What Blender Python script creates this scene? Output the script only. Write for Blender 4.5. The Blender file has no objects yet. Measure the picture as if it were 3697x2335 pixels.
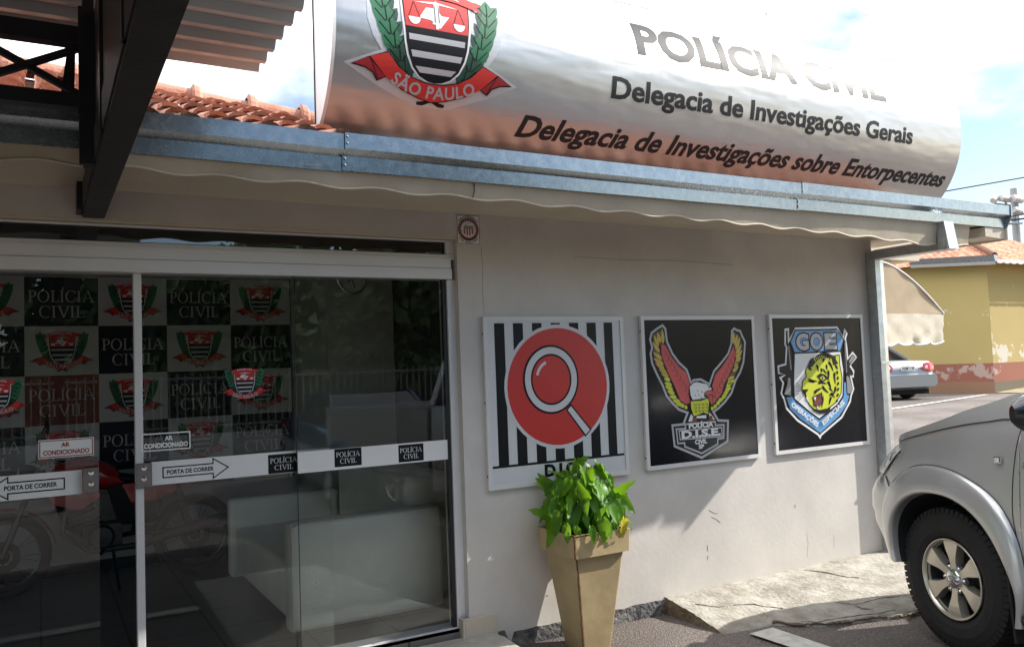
import bpy, bmesh, math, random
from mathutils import Vector, Matrix, noise as mnoise
from mathutils.geometry import tessellate_polygon
R = math.radians
SC = bpy.context.scene
COL = SC.collection

# ------------------------------------------------------------------ camera
FX, IMG_W, IMG_H = 2995.4, 3697.0, 2335.0
PIT, ROL, YAW = R(3.0287), R(-2.1223), R(29.7368)
fwd = Vector((math.sin(YAW) * math.cos(PIT), math.cos(YAW) * math.cos(PIT), math.sin(PIT)))
rt = Vector((math.cos(YAW), -math.sin(YAW), 0)); up = rt.cross(fwd)
r2 = rt * math.cos(ROL) + up * math.sin(ROL); u2 = -rt * math.sin(ROL) + up * math.cos(ROL)
cam_d = bpy.data.cameras.new("camera"); cam = bpy.data.objects.new("camera", cam_d); COL.objects.link(cam)
M = Matrix((r2, u2, -fwd)).transposed().to_4x4(); M.translation = Vector((0, -4.4208, 1.5))
cam.matrix_world = M
cam_d.sensor_fit = 'HORIZONTAL'; cam_d.sensor_width = 36.0; cam_d.lens = 36.0 * FX / IMG_W
cam_d.clip_start = 0.05; cam_d.clip_end = 2000
SC.camera = cam

# ------------------------------------------------------------------ light
SUN = Vector((3.0, -1.0, 2.32)).normalized()
elev = math.asin(SUN.z); azim = math.atan2(SUN.x, SUN.y)
sd = bpy.data.lights.new("sun", 'SUN'); sd.energy = 4.2; sd.angle = R(0.55); sd.color = (1.0, 0.955, 0.88)
so = bpy.data.objects.new("sun", sd); COL.objects.link(so)
so.rotation_euler = (-SUN).to_track_quat('-Z', 'Y').to_euler(); so.location = (20, -8, 18)

W = bpy.data.worlds.new("World"); SC.world = W; W.use_nodes = True
nt = W.node_tree; N = nt.nodes; L = nt.links
bg = N['Background']; bg.inputs[1].default_value = 0.115
sky = N.new('ShaderNodeTexSky'); sky.sky_type = 'NISHITA'; sky.sun_disc = False
sky.sun_elevation = elev; sky.sun_rotation = azim; sky.dust_density = 0.6; sky.air_density = 1.0
tc = N.new('ShaderNodeTexCoord'); mp = N.new('ShaderNodeMapping'); mp.inputs['Scale'].default_value = (1.0, 1.0, 2.2)
mp.inputs['Location'].default_value = (0.35, 0.1, 0.0)
nz = N.new('ShaderNodeTexNoise'); nz.inputs['Scale'].default_value = 2.3; nz.inputs['Detail'].default_value = 7; nz.inputs['Roughness'].default_value = 0.55
rp = N.new('ShaderNodeValToRGB'); rp.color_ramp.elements[0].position = 0.33; rp.color_ramp.elements[1].position = 0.50
mx = N.new('ShaderNodeMix'); mx.data_type = 'RGBA'
L.new(tc.outputs['Generated'], mp.inputs[0]); L.new(mp.outputs[0], nz.inputs[0]); L.new(nz.outputs[0], rp.inputs[0])
sxy = N.new('ShaderNodeSeparateXYZ'); L.new(tc.outputs['Generated'], sxy.inputs[0])
mr0 = N.new('ShaderNodeMapRange'); mr0.inputs[1].default_value = -0.45; mr0.inputs[2].default_value = 0.05; 
ad0 = N.new('ShaderNodeMath'); ad0.operation = 'MULTIPLY_ADD'; L.new(sxy.outputs[2], ad0.inputs[0]); ad0.inputs[1].default_value = 0.6; L.new(sxy.outputs[1], ad0.inputs[2]); L.new(ad0.outputs[0], mr0.inputs[0])   # clear sky across the street, cloud over the station
mu0 = N.new('ShaderNodeMath'); mu0.operation = 'MULTIPLY'; L.new(rp.outputs[0], mu0.inputs[0]); L.new(mr0.outputs[0], mu0.inputs[1])
ad1 = N.new('ShaderNodeMath'); ad1.operation = 'MULTIPLY_ADD'; L.new(nz.outputs[0], ad1.inputs[0]); ad1.inputs[1].default_value = 0.35; L.new(sxy.outputs[2], ad1.inputs[2])
mr1 = N.new('ShaderNodeMapRange'); mr1.inputs[1].default_value = 0.41; mr1.inputs[2].default_value = 0.53; L.new(ad1.outputs[0], mr1.inputs[0])   # the low sky stays clear
mu1 = N.new('ShaderNodeMath'); mu1.operation = 'MULTIPLY'
L.new(mu0.outputs[0], mu1.inputs[0]); L.new(mr1.outputs[0], mu1.inputs[1]); L.new(mu1.outputs[0], mx.inputs[0]); L.new(sky.outputs[0], mx.inputs[6]); mx.inputs[7].default_value = (15.5, 15.6, 16.0, 1)
L.new(mx.outputs[2], bg.inputs[0])

SC.view_settings.view_transform = 'Standard'; SC.view_settings.look = 'None'
SC.view_settings.exposure = 0.86; SC.view_settings.gamma = 1.0
SC.render.engine = 'CYCLES'
SC.cycles.max_bounces = 10; SC.cycles.transparent_max_bounces = 24; SC.cycles.glossy_bounces = 6
SC.cycles.caustics_reflective = False; SC.cycles.sample_clamp_indirect = 6.0; SC.cycles.use_denoising = True

# ------------------------------------------------------------------ materials
MATS = {}
def mat(name, col, rough=0.6, metal=0.0, var=0.0, vscale=6.0, bump=0.0, bscale=60.0, spec=0.5, col2=None, coat=0.0,
        trans=0.0, stretch=None, lo=0.35, hi=0.65, rvar=0.0):
    m = bpy.data.materials.new(name); m.use_nodes = True; t = m.node_tree; b = t.nodes['Principled BSDF']
    b.inputs['Base Color'].default_value = (*col, 1); b.inputs['Roughness'].default_value = rough
    b.inputs['Metallic'].default_value = metal; b.inputs['Specular IOR Level'].default_value = spec
    if coat: b.inputs['Coat Weight'].default_value = coat; b.inputs['Coat Roughness'].default_value = 0.08
    if trans: b.inputs['Transmission Weight'].default_value = trans
    c = t.nodes.new('ShaderNodeTexCoord'); src = c.outputs['Object']
    if stretch:
        mp = t.nodes.new('ShaderNodeMapping'); mp.inputs['Scale'].default_value = stretch
        t.links.new(src, mp.inputs[0]); src = mp.outputs[0]
    if var or col2:
        n = t.nodes.new('ShaderNodeTexNoise'); n.inputs['Scale'].default_value = vscale; n.inputs['Detail'].default_value = 8
        n.inputs['Roughness'].default_value = 0.62
        t.links.new(src, n.inputs[0])
        r = t.nodes.new('ShaderNodeValToRGB'); r.color_ramp.elements[0].position = lo; r.color_ramp.elements[1].position = hi
        a = col; q = col2 or tuple(min(1, x * (1 + var)) for x in col)
        if not col2: a = tuple(x * (1 - var) for x in col)
        r.color_ramp.elements[0].color = (*a, 1); r.color_ramp.elements[1].color = (*q, 1)
        t.links.new(n.outputs[0], r.inputs[0]); t.links.new(r.outputs[0], b.inputs['Base Color'])
        if rvar:
            mr = t.nodes.new('ShaderNodeMapRange'); mr.inputs[3].default_value = rough - rvar; mr.inputs[4].default_value = rough + rvar
            t.links.new(n.outputs[0], mr.inputs[0]); t.links.new(mr.outputs[0], b.inputs['Roughness'])
    if bump:
        n = t.nodes.new('ShaderNodeTexNoise'); n.inputs['Scale'].default_value = bscale; n.inputs['Detail'].default_value = 6
        t.links.new(src, n.inputs[0])
        bp = t.nodes.new('ShaderNodeBump'); bp.inputs['Strength'].default_value = bump; bp.inputs['Distance'].default_value = 0.02
        t.links.new(n.outputs[0], bp.inputs['Height']); t.links.new(bp.outputs[0], b.inputs['Normal'])
    MATS[name] = m
    return m

def glass(name, tint, ior=1.5, gain=1.0, rough=0.0):
    m = bpy.data.materials.new(name); m.use_nodes = True; t = m.node_tree; t.nodes.clear()
    o = t.nodes.new('ShaderNodeOutputMaterial'); mxs = t.nodes.new('ShaderNodeMixShader')
    tr = t.nodes.new('ShaderNodeBsdfTransparent'); tr.inputs[0].default_value = (*tint, 1)
    gl = t.nodes.new('ShaderNodeBsdfGlossy'); gl.inputs['Roughness'].default_value = rough
    gl.inputs[0].default_value = (0.95, 0.97, 1.0, 1)
    fr = t.nodes.new('ShaderNodeFresnel'); fr.inputs[0].default_value = ior
    mu = t.nodes.new('ShaderNodeMath'); mu.operation = 'MULTIPLY'; mu.inputs[1].default_value = gain; mu.use_clamp = True
    t.links.new(fr.outputs[0], mu.inputs[0]); t.links.new(mu.outputs[0], mxs.inputs[0])
    t.links.new(tr.outputs[0], mxs.inputs[1]); t.links.new(gl.outputs[0], mxs.inputs[2]); t.links.new(mxs.outputs[0], o.inputs[0])
    MATS[name] = m
    return m

mat('wall_paint', (0.585, 0.55, 0.51), 0.75, var=0.085, vscale=1.9, bump=0.05, bscale=30)
mat('trim_paint', (0.56, 0.49, 0.39), 0.7, var=0.05, vscale=3, bump=0.15, bscale=40)
mat('footing', (0.05, 0.052, 0.058), 0.9, bump=1.0, bscale=40, col2=(0.27, 0.26, 0.24), vscale=9, lo=0.4, hi=0.7)
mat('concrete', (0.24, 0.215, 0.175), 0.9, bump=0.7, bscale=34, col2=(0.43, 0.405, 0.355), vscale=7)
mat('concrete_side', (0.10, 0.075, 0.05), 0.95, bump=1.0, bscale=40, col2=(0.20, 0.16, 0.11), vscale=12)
mat('pad_concrete', (0.34, 0.31, 0.27), 0.85, bump=0.4, bscale=50, col2=(0.50, 0.465, 0.41), vscale=6)
mat('road_paint', (0.45, 0.43, 0.39), 0.8, bump=0.5, bscale=60, col2=(0.62, 0.60, 0.55), vscale=14)
mat('galv', (0.245, 0.285, 0.325), 0.27, metal=1.0, bump=0.07, bscale=5, col2=(0.385, 0.425, 0.46), vscale=30, lo=0.25, hi=0.75, rvar=0.05)
mat('galv_pale', (0.46, 0.50, 0.52), 0.33, metal=0.9, bump=0.07, bscale=6, col2=(0.60, 0.63, 0.65), vscale=18)
mat('valance', (0.47, 0.40, 0.30), 0.65, var=0.08, vscale=4, bump=0.1, bscale=20)
mat('valance_piping', (0.55, 0.48, 0.37), 0.6, var=0.06)
mat('steel_black', (0.008, 0.0085, 0.012), 0.45, var=0.3, vscale=10, bump=0.08, bscale=30)
mat('rust_black', (0.014, 0.0115, 0.0105), 0.6, var=0.4, vscale=8, bump=0.1, bscale=50)
mat('sheet', (0.56, 0.59, 0.61), 0.35, var=0.05, vscale=3, bump=0.05, bscale=8)
mat('tile', (0.33, 0.125, 0.075), 0.8, bump=0.4, bscale=40, col2=(0.52, 0.28, 0.20), vscale=5, lo=0.3, hi=0.7)
mat('tile_dark', (0.06, 0.04, 0.03), 0.9, bump=0.4, bscale=40, col2=(0.30, 0.12, 0.07), vscale=20)
mat('alu_white', (0.66, 0.65, 0.64), 0.35, var=0.03, vscale=3)
mat('alu_frame', (0.70, 0.69, 0.69), 0.32, metal=0.12, var=0.03, vscale=3)
mat('gasket', (0.015, 0.015, 0.016), 0.5, var=0.2)
mat('band_white', (0.80, 0.79, 0.76), 0.5, var=0.02)
mat('white', (0.72, 0.72, 0.72), 0.45, var=0.02)
mat('black', (0.010, 0.011, 0.013), 0.4, var=0.1, spec=0.18)
mat('navy', (0.010, 0.013, 0.024), 0.4, var=0.1, spec=0.2)
mat('red', (0.55, 0.025, 0.02), 0.42, var=0.05)
mat('dark_red', (0.30, 0.012, 0.018), 0.42, var=0.05)
mat('green', (0.010, 0.14, 0.055), 0.45, var=0.15)
mat('dgreen', (0.005, 0.05, 0.028), 0.45, var=0.1)
mat('silver_ink', (0.42, 0.42, 0.44), 0.4, var=0.03)
mat('grey_ink', (0.25, 0.25, 0.26), 0.4, var=0.03)
mat('ochre', (0.55, 0.38, 0.04), 0.42, var=0.06)
mat('lime', (0.58, 0.62, 0.02), 0.42, var=0.05)
mat('eagle_red', (0.55, 0.05, 0.05), 0.42, var=0.05)
mat('sky_blue', (0.10, 0.30, 0.58), 0.42, var=0.04)
mat('brown_red', (0.16, 0.02, 0.015), 0.45, var=0.1)
mat('letter', (0.022, 0.022, 0.028), 0.52, var=0.1, spec=0.19)
mat('banner_grey', (0.50, 0.51, 0.51), 0.7, var=0.03)
mat('leather', (0.90, 0.88, 0.76), 0.42, var=0.05, vscale=5, bump=0.12, bscale=70)
mat('plaster_in', (0.46, 0.48, 0.46), 0.8, var=0.03)
mat('ceiling_in', (0.72, 0.72, 0.70), 0.8, var=0.03)
mat('dark_panel', (0.015, 0.018, 0.024), 0.12, var=0.1)
mat('pot', (0.40, 0.305, 0.165), 0.5, var=0.13, vscale=5, rvar=0.12, bump=0.12, bscale=12)
mat('pot_chip', (0.11, 0.045, 0.02), 0.85, var=0.2)
mat('soil', (0.03, 0.022, 0.016), 0.95, var=0.3, bump=0.8, bscale=50)
mat('yellow_leaf', (0.50, 0.42, 0.02), 0.45, var=0.1)
mat('silver_car', (0.54, 0.545, 0.54), 0.30, metal=0.55, var=0.02, coat=1.0)
mat('silver_sedan', (0.25, 0.265, 0.28), 0.35, metal=0.5, var=0.02, coat=0.6)
mat('blue_car', (0.012, 0.03, 0.10), 0.25, metal=0.2, var=0.02, coat=1.0)
mat('rubber', (0.012, 0.012, 0.013), 0.75, var=0.2, bump=0.2, bscale=80)
mat('well', (0.006, 0.006, 0.007), 0.9, var=0.2)
mat('alloy', (0.62, 0.58, 0.50), 0.32, metal=0.75, var=0.04, vscale=5)
mat('alloy_dark', (0.10, 0.10, 0.105), 0.4, metal=0.7, var=0.1)
mat('chrome', (0.75, 0.75, 0.76), 0.12, metal=1.0, var=0.02)
mat('lamp_lens', (0.74, 0.74, 0.70), 0.22, metal=0.1, var=0.3, vscale=30, coat=1.0)
mat('tail_red', (0.50, 0.012, 0.02), 0.2, var=0.1, coat=1.0)
mat('car_glass', (0.012, 0.014, 0.016), 0.06, var=0.1, coat=1.0)
mat('mirror_black', (0.015, 0.016, 0.018), 0.12, var=0.1, coat=1.0)
mat('moto_red', (0.36, 0.010, 0.016), 0.25, var=0.05, coat=1.0)
mat('moto_metal', (0.07, 0.07, 0.07), 0.4, metal=0.8, var=0.1)
mat('pole_grey', (0.36, 0.36, 0.35), 0.8, var=0.1, bump=0.3)
mat('lampbody', (0.55, 0.55, 0.54), 0.4, metal=0.4, var=0.05)
mat('awning_tan', (0.40, 0.31, 0.20), 0.75, var=0.06, vscale=4, bump=0.15, bscale=6)
mat('awning_pale', (0.62, 0.55, 0.43), 0.7, var=0.05, vscale=4, bump=0.3, bscale=7)
mat('trunk', (0.10, 0.075, 0.055), 0.9, var=0.3, bump=0.8, bscale=12)
mat('foliage_tree', (0.030, 0.060, 0.016), 0.6, col2=(0.070, 0.115, 0.03), vscale=3)
mat('fence_grey', (0.13, 0.13, 0.13), 0.6, var=0.1)
mat('fence_white', (0.62, 0.62, 0.60), 0.5, var=0.05)
mat('bird_grey', (0.03, 0.03, 0.03), 0.8, var=0.2)
mat('clear_plastic', (0.10, 0.10, 0.11), 0.12, var=0.2, vscale=15, coat=1.0)
glass('door_glass', (0.955, 0.97, 0.965), 1.52, 0.85)
glass('inner_glass', (0.962, 0.975, 0.968), 1.52, 0.80)
glass('transom_glass', (0.45, 0.47, 0.49), 1.55, 2.4)

def leaf_material(name, c1, c2):
    m = bpy.data.materials.new(name); m.use_nodes = True; t = m.node_tree; b = t.nodes['Principled BSDF']
    b.inputs['Roughness'].default_value = 0.46
    o = t.nodes['Material Output']
    c = t.nodes.new('ShaderNodeTexCoord'); n = t.nodes.new('ShaderNodeTexNoise'); n.inputs['Scale'].default_value = 9
    t.links.new(c.outputs['Object'], n.inputs[0])
    r = t.nodes.new('ShaderNodeValToRGB'); r.color_ramp.elements[0].position = 0.35; r.color_ramp.elements[1].position = 0.65
    r.color_ramp.elements[0].color = (*c1, 1); r.color_ramp.elements[1].color = (*c2, 1)
    t.links.new(n.outputs[0], r.inputs[0]); t.links.new(r.outputs[0], b.inputs['Base Color'])
    tl = t.nodes.new('ShaderNodeBsdfTranslucent'); tl.inputs[0].default_value = (0.30, 0.55, 0.02, 1)
    ms = t.nodes.new('ShaderNodeMixShader'); ms.inputs[0].default_value = 0.38
    t.links.new(b.outputs[0], ms.inputs[1]); t.links.new(tl.outputs[0], ms.inputs[2]); t.links.new(ms.outputs[0], o.inputs[0])
    MATS[name] = m
leaf_material('leaf', (0.035, 0.14, 0.006), (0.13, 0.30, 0.014))

def steel_sign():
    m = bpy.data.materials.new('brushed_steel'); m.use_nodes = True; t = m.node_tree; b = t.nodes['Principled BSDF']
    b.inputs['Metallic'].default_value = 1.0; b.inputs['Roughness'].default_value = 0.23
    b.inputs['Base Color'].default_value = (0.47, 0.47, 0.47, 1)
    c = t.nodes.new('ShaderNodeTexCoord')
    m1 = t.nodes.new('ShaderNodeMapping'); m1.inputs['Scale'].default_value = (160, 2, 2)
    n1 = t.nodes.new('ShaderNodeTexNoise'); n1.inputs['Scale'].default_value = 1.0; n1.inputs['Detail'].default_value = 3
    t.links.new(c.outputs['Object'], m1.inputs[0]); t.links.new(m1.outputs[0], n1.inputs[0])
    mr = t.nodes.new('ShaderNodeMapRange'); mr.inputs[3].default_value = 0.33; mr.inputs[4].default_value = 0.42
    t.links.new(n1.outputs[0], mr.inputs[0]); t.links.new(mr.outputs[0], b.inputs['Roughness'])
    m2 = t.nodes.new('ShaderNodeMapping'); m2.inputs['Scale'].default_value = (1.1, 3.5, 3.5)
    n2 = t.nodes.new('ShaderNodeTexNoise'); n2.inputs['Scale'].default_value = 1.6; n2.inputs['Detail'].default_value = 2
    t.links.new(c.outputs['Object'], m2.inputs[0]); t.links.new(m2.outputs[0], n2.inputs[0])
    bp = t.nodes.new('ShaderNodeBump'); bp.inputs['Strength'].default_value = 0.30; bp.inputs['Distance'].default_value = 0.05
    t.links.new(n2.outputs[0], bp.inputs['Height']); t.links.new(bp.outputs[0], b.inputs['Normal'])
    MATS['brushed_steel'] = m
steel_sign()

def asphalt():
    m = bpy.data.materials.new('asphalt'); m.use_nodes = True; t = m.node_tree; b = t.nodes['Principled BSDF']
    b.inputs['Roughness'].default_value = 0.9
    c = t.nodes.new('ShaderNodeTexCoord')
    n1 = t.nodes.new('ShaderNodeTexNoise'); n1.inputs['Scale'].default_value = 0.8; n1.inputs['Detail'].default_value = 10
    n2 = t.nodes.new('ShaderNodeTexNoise'); n2.inputs['Scale'].default_value = 70; n2.inputs['Detail'].default_value = 5
    vo = t.nodes.new('ShaderNodeTexVoronoi'); vo.inputs['Scale'].default_value = 90
    for n in (n1, n2, vo): t.links.new(c.outputs['Object'], n.inputs[0])
    r1 = t.nodes.new('ShaderNodeValToRGB'); r1.color_ramp.elements[0].position = 0.35; r1.color_ramp.elements[1].position = 0.7
    r1.color_ramp.elements[0].color = (0.095, 0.080, 0.072, 1); r1.color_ramp.elements[1].color = (0.175, 0.150, 0.138, 1)
    r2_ = t.nodes.new('ShaderNodeValToRGB'); r2_.color_ramp.elements[0].position = 0.4; r2_.color_ramp.elements[1].position = 0.75
    r2_.color_ramp.elements[0].color = (0.7, 0.7, 0.7, 1); r2_.color_ramp.elements[1].color = (1.7, 1.65, 1.6, 1)
    mu = t.nodes.new('ShaderNodeMix'); mu.data_type = 'RGBA'; mu.blend_type = 'MULTIPLY'; mu.inputs[0].default_value = 1
    t.links.new(n1.outputs[0], r1.inputs[0]); t.links.new(n2.outputs[0], r2_.inputs[0])
    t.links.new(r1.outputs[0], mu.inputs[6]); t.links.new(r2_.outputs[0], mu.inputs[7]); t.links.new(mu.outputs[2], b.inputs['Base Color'])
    bp = t.nodes.new('ShaderNodeBump'); bp.inputs['Strength'].default_value = 0.7; bp.inputs['Distance'].default_value = 0.01
    t.links.new(vo.outputs[0], bp.inputs['Height']); t.links.new(bp.outputs[0], b.inputs['Normal'])
    MATS['asphalt'] = m
asphalt()

def yellow_wall(name, sx):
    """yellow paint above, red oxide dado below, old paint flaking off in patches, soil stain at the foot"""
    m = bpy.data.materials.new(name); m.use_nodes = True; t = m.node_tree; b = t.nodes['Principled BSDF']
    b.inputs['Roughness'].default_value = 0.85
    c = t.nodes.new('ShaderNodeTexCoord'); sp = t.nodes.new('ShaderNodeSeparateXYZ'); t.links.new(c.outputs['Object'], sp.inputs[0])
    n = t.nodes.new('ShaderNodeTexNoise'); n.inputs['Scale'].default_value = 2.2; n.inputs['Detail'].default_value = 9; n.inputs['Roughness'].default_value = 0.65
    t.links.new(c.outputs['Object'], n.inputs[0])
    n2 = t.nodes.new('ShaderNodeTexNoise'); n2.inputs['Scale'].default_value = 0.6; n2.inputs['Detail'].default_value = 5
    t.links.new(c.outputs['Object'], n2.inputs[0])
    def math_(op, a, b_=None, clamp=False):
        k = t.nodes.new('ShaderNodeMath'); k.operation = op; k.use_clamp = clamp
        for i, x in enumerate((a, b_)):
            if x is None: continue
            if isinstance(x, (int, float)): k.inputs[i].default_value = x
            else: t.links.new(x, k.inputs[i])
        return k.outputs[0]
    def mixc(f, a, b_):
        k = t.nodes.new('ShaderNodeMix'); k.data_type = 'RGBA'; t.links.new(f, k.inputs[0])
        for i, x in ((6, a), (7, b_)):
            if isinstance(x, tuple): k.inputs[i].default_value = (*x, 1)
            else: t.links.new(x, k.inputs[i])
        return k.outputs[2]
    z = math_('SUBTRACT', math_('MULTIPLY', sp.outputs[2], 1.36), 0.541)
    yel = mixc(n2.outputs[0], (0.41, 0.31, 0.11), (0.50, 0.385, 0.15))
    # flaking just above the dado
    band = math_('SUBTRACT', 1.0, math_('MULTIPLY', math_('ABSOLUTE', math_('SUBTRACT', z, 1.35)), 1.3), True)
    fl = math_('GREATER_THAN', math_('ADD', math_('MULTIPLY', band, 0.22 if sx else 0.0), n.outputs[0]), 0.66)
    yel = mixc(fl, yel, (0.62, 0.56, 0.45))
    red = mixc(n2.outputs[0], (0.26, 0.09, 0.06), (0.36, 0.14, 0.09))
    band2 = math_('SUBTRACT', 1.0, math_('MULTIPLY', math_('ABSOLUTE', math_('SUBTRACT', z, 0.68)), 2.2), True)
    fl2 = math_('GREATER_THAN', math_('ADD', math_('MULTIPLY', band2, 0.18), n.outputs[0]), 0.63 if not sx else 0.72)
    red = mixc(fl2, red, (0.45, 0.32, 0.27))
    low = math_('LESS_THAN', math_('ADD', z, math_('MULTIPLY', n.outputs[0], 0.25)), 0.42)
    red = mixc(low, red, (0.30, 0.17, 0.10) if not sx else (0.16, 0.13, 0.09))
    isred = math_('LESS_THAN', z, 1.0)
    t.links.new(mixc(isred, yel, red), b.inputs['Base Color'])
    MATS[name] = m
yellow_wall('yellow_wall', 0); yellow_wall('yellow_wall_flaking', 1)

def floor_tiles():
    m = bpy.data.materials.new('floor_tiles'); m.use_nodes = True; t = m.node_tree; b = t.nodes['Principled BSDF']
    b.inputs['Roughness'].default_value = 0.35
    c = t.nodes.new('ShaderNodeTexCoord'); br = t.nodes.new('ShaderNodeTexBrick'); br.offset = 0
    br.inputs['Color1'].default_value = (0.17, 0.16, 0.145, 1); br.inputs['Color2'].default_value = (0.15, 0.145, 0.13, 1)
    br.inputs['Mortar'].default_value = (0.04, 0.038, 0.035, 1); br.inputs['Scale'].default_value = 1.0
    br.inputs['Mortar Size'].default_value = 0.006; br.inputs['Brick Width'].default_value = 0.45; br.inputs['Row Height'].default_value = 0.45
    t.links.new(c.outputs['Object'], br.inputs[0]); t.links.new(br.outputs[0], b.inputs['Base Color'])
    MATS['floor_tiles'] = m
floor_tiles()

# ------------------------------------------------------------------ mesh builder
class MB:
    def __init__(s): s.v = []; s.f = []; s.mi = []; s.mats = []; s.m = 0
    def use(s, name):
        if name not in s.mats: s.mats.append(name)
        s.m = s.mats.index(name); return s
    def add(s, vs, fs):
        o = len(s.v); s.v += [tuple(x) for x in vs]
        for f in fs: s.f.append(tuple(i + o for i in f)); s.mi.append(s.m)
    def box(s, x0, x1, y0, y1, z0, z1):
        s.add([(x0,y0,z0),(x1,y0,z0),(x1,y1,z0),(x0,y1,z0),(x0,y0,z1),(x1,y0,z1),(x1,y1,z1),(x0,y1,z1)],
              [(0,3,2,1),(4,5,6,7),(0,1,5,4),(1,2,6,5),(2,3,7,6),(3,0,4,7)])
    def hexa(s, p):   # 8 points, bottom four then top four
        s.add(p, [(0,3,2,1),(4,5,6,7),(0,1,5,4),(1,2,6,5),(2,3,7,6),(3,0,4,7)])
    def grid(s, rows, close=False):
        n = len(rows[0]); vs = [p for r in rows for p in r]; fs = []
        for i in range(len(rows) - 1):
            for j in range(n - 1 + (1 if close else 0)):
                a = i * n + j; b = i * n + (j + 1) % n
                fs.append((a, b, b + n, a + n))
        s.add(vs, fs)
    def tube(s, pts, r, n=8, caps=True):
        pts = [Vector(p) for p in pts]; rows = []; prev = None
        for i, p in enumerate(pts):
            d = (pts[min(i + 1, len(pts) - 1)] - pts[max(i - 1, 0)]).normalized()
            if prev is None:
                a = d.cross(Vector((0, 0, 1)) if abs(d.z) < 0.9 else Vector((1, 0, 0))).normalized()
            else: a = (prev - d * prev.dot(d)).normalized()
            prev = a; b = d.cross(a); rr = r[i] if isinstance(r, (list, tuple)) else r
            rows.append([p + (a * math.cos(k * 2 * math.pi / n) + b * math.sin(k * 2 * math.pi / n)) * rr for k in range(n)])
        s.grid(rows, True)
        if caps:
            s.add(rows[0], [tuple(range(n))]); s.add(rows[-1], [tuple(reversed(range(n)))])
    def bar(s, a, b, w, h, upv=(0, 0, 1)):   # square bar
        a = Vector(a); b = Vector(b); d = (b - a).normalized(); x = d.cross(Vector(upv)).normalized() * (w / 2); y = x.cross(d).normalized() * (h / 2)
        s.hexa([a - x - y, a + x - y, b + x - y, b - x - y, a - x + y, a + x + y, b + x + y, b - x + y])
    def lathe(s, prof, c, axis='y', n=32, frm=None):   # prof: (radius, height) about an axis
        rows = []
        for r, h in prof:
            row = []
            for k in range(n):
                a = 2 * math.pi * k / n; u, w = r * math.cos(a), r * math.sin(a)
                q = {'y': (u, h, w), 'z': (u, w, h), 'x': (h, u, w)}[axis]
                row.append((c[0] + q[0], c[1] + q[1], c[2] + q[2]))
            rows.append(row)
        s.grid(rows, True)
    def prism(s, poly, fn, d0, d1):   # 2D outline, fn(a, b, depth) -> point
        n = len(poly); s.add([fn(a, b, d0) for a, b in poly] + [fn(a, b, d1) for a, b in poly],
              [tuple(range(n)), tuple(reversed(range(n, 2 * n)))] + [(i, i + n, (i + 1) % n + n, (i + 1) % n) for i in range(n)])
    def build(s, name, mats=None, parent=None, smooth=False, weld=False, bevel=0):
        me = bpy.data.meshes.new(name)
        mm = mats or s.mats
        if isinstance(mm, str): mm = [mm]
        bm = bmesh.new(); vs = [bm.verts.new(p) for p in s.v]; bm.verts.index_update()
        for f, k in zip(s.f, s.mi):
            try: q = bm.faces.new([vs[i] for i in f])
            except ValueError: continue
            q.material_index = 0 if mats else k; q.smooth = smooth
        if weld: bmesh.ops.remove_doubles(bm, verts=bm.verts, dist=0.0004)
        bmesh.ops.recalc_face_normals(bm, faces=bm.faces)
        if bevel:
            eds = [e for e in bm.edges if len(e.link_faces) == 2 and e.calc_face_angle(0) > 0.6]
            bmesh.ops.bevel(bm, geom=eds, offset=bevel, segments=2, affect='EDGES', profile=0.6)
        bm.to_mesh(me); bm.free()
        for k in mm: me.materials.append(MATS[k])
        o = bpy.data.objects.new(name, me); COL.objects.link(o)
        if parent: put(o, parent)
        return o

def put(o, parent):
    o.parent = parent
    if parent.type == 'EMPTY' and not parent.get('local'):
        o.matrix_parent_inverse = (Matrix.Translation(parent.location) @ parent.rotation_euler.to_matrix().to_4x4()).inverted()
    return o
def thing(name, label, cat, loc=(0, 0, 0), rz=0.0, group=None, local=False):
    o = bpy.data.objects.new(name, None); COL.objects.link(o); o.location = loc; o.rotation_euler = (0, 0, rz)
    o.empty_display_size = 0.1
    if local: o['local'] = 1
    tag(o, label, cat, group); return o
def tag(o, label, cat, group=None):
    o['label'] = label; o['category'] = cat
    if group: o['group'] = group
    return o
def struct(o, kind='structure'): o['kind'] = kind; return o
def interp(x, tab):
    if x <= tab[0][0]: return tab[0][1]
    for (a, b), (c, d) in zip(tab, tab[1:]):
        if x <= c: return b + (d - b) * (x - a) / (c - a)
    return tab[-1][1]

# ------------------------------------------------------------------ flat artwork: 2D polygons on layers, mapped onto a surface
_capcache = {}
def text2d(txt, bold=0.0, shear=0.0, spacing=1.0):
    """glyph outlines of the built-in font, baseline at 0, capital height 1"""
    def raw(t):
        cu = bpy.data.curves.new('t', 'FONT'); cu.body = t; cu.size = 1; cu.offset = bold
        cu.space_character = spacing; cu.resolution_u = 3; cu.dimensions = '2D'; cu.fill_mode = 'BOTH'
        o = bpy.data.objects.new('t', cu); COL.objects.link(o)
        dg = bpy.context.evaluated_depsgraph_get(); me = bpy.data.meshes.new_from_object(o.evaluated_get(dg))
        vs = [(v.co.x, v.co.y) for v in me.vertices]; fs = [tuple(p.vertices) for p in me.polygons]
        bpy.data.objects.remove(o); bpy.data.curves.remove(cu); bpy.data.meshes.remove(me)
        return vs, fs
    if bold not in _capcache:
        v, _ = raw('H'); _capcache[bold] = (min(y for x, y in v), max(y for x, y in v))
    lo, hi = _capcache[bold]; k = 1 / (hi - lo)
    vs, fs = raw(txt); vs = [(x * k + (y - lo) * k * shear, (y - lo) * k) for x, y in vs]
    x0 = min(x for x, y in vs); x1 = max(x for x, y in vs)
    return [(x - x0, y) for x, y in vs], fs, x1 - x0

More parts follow.
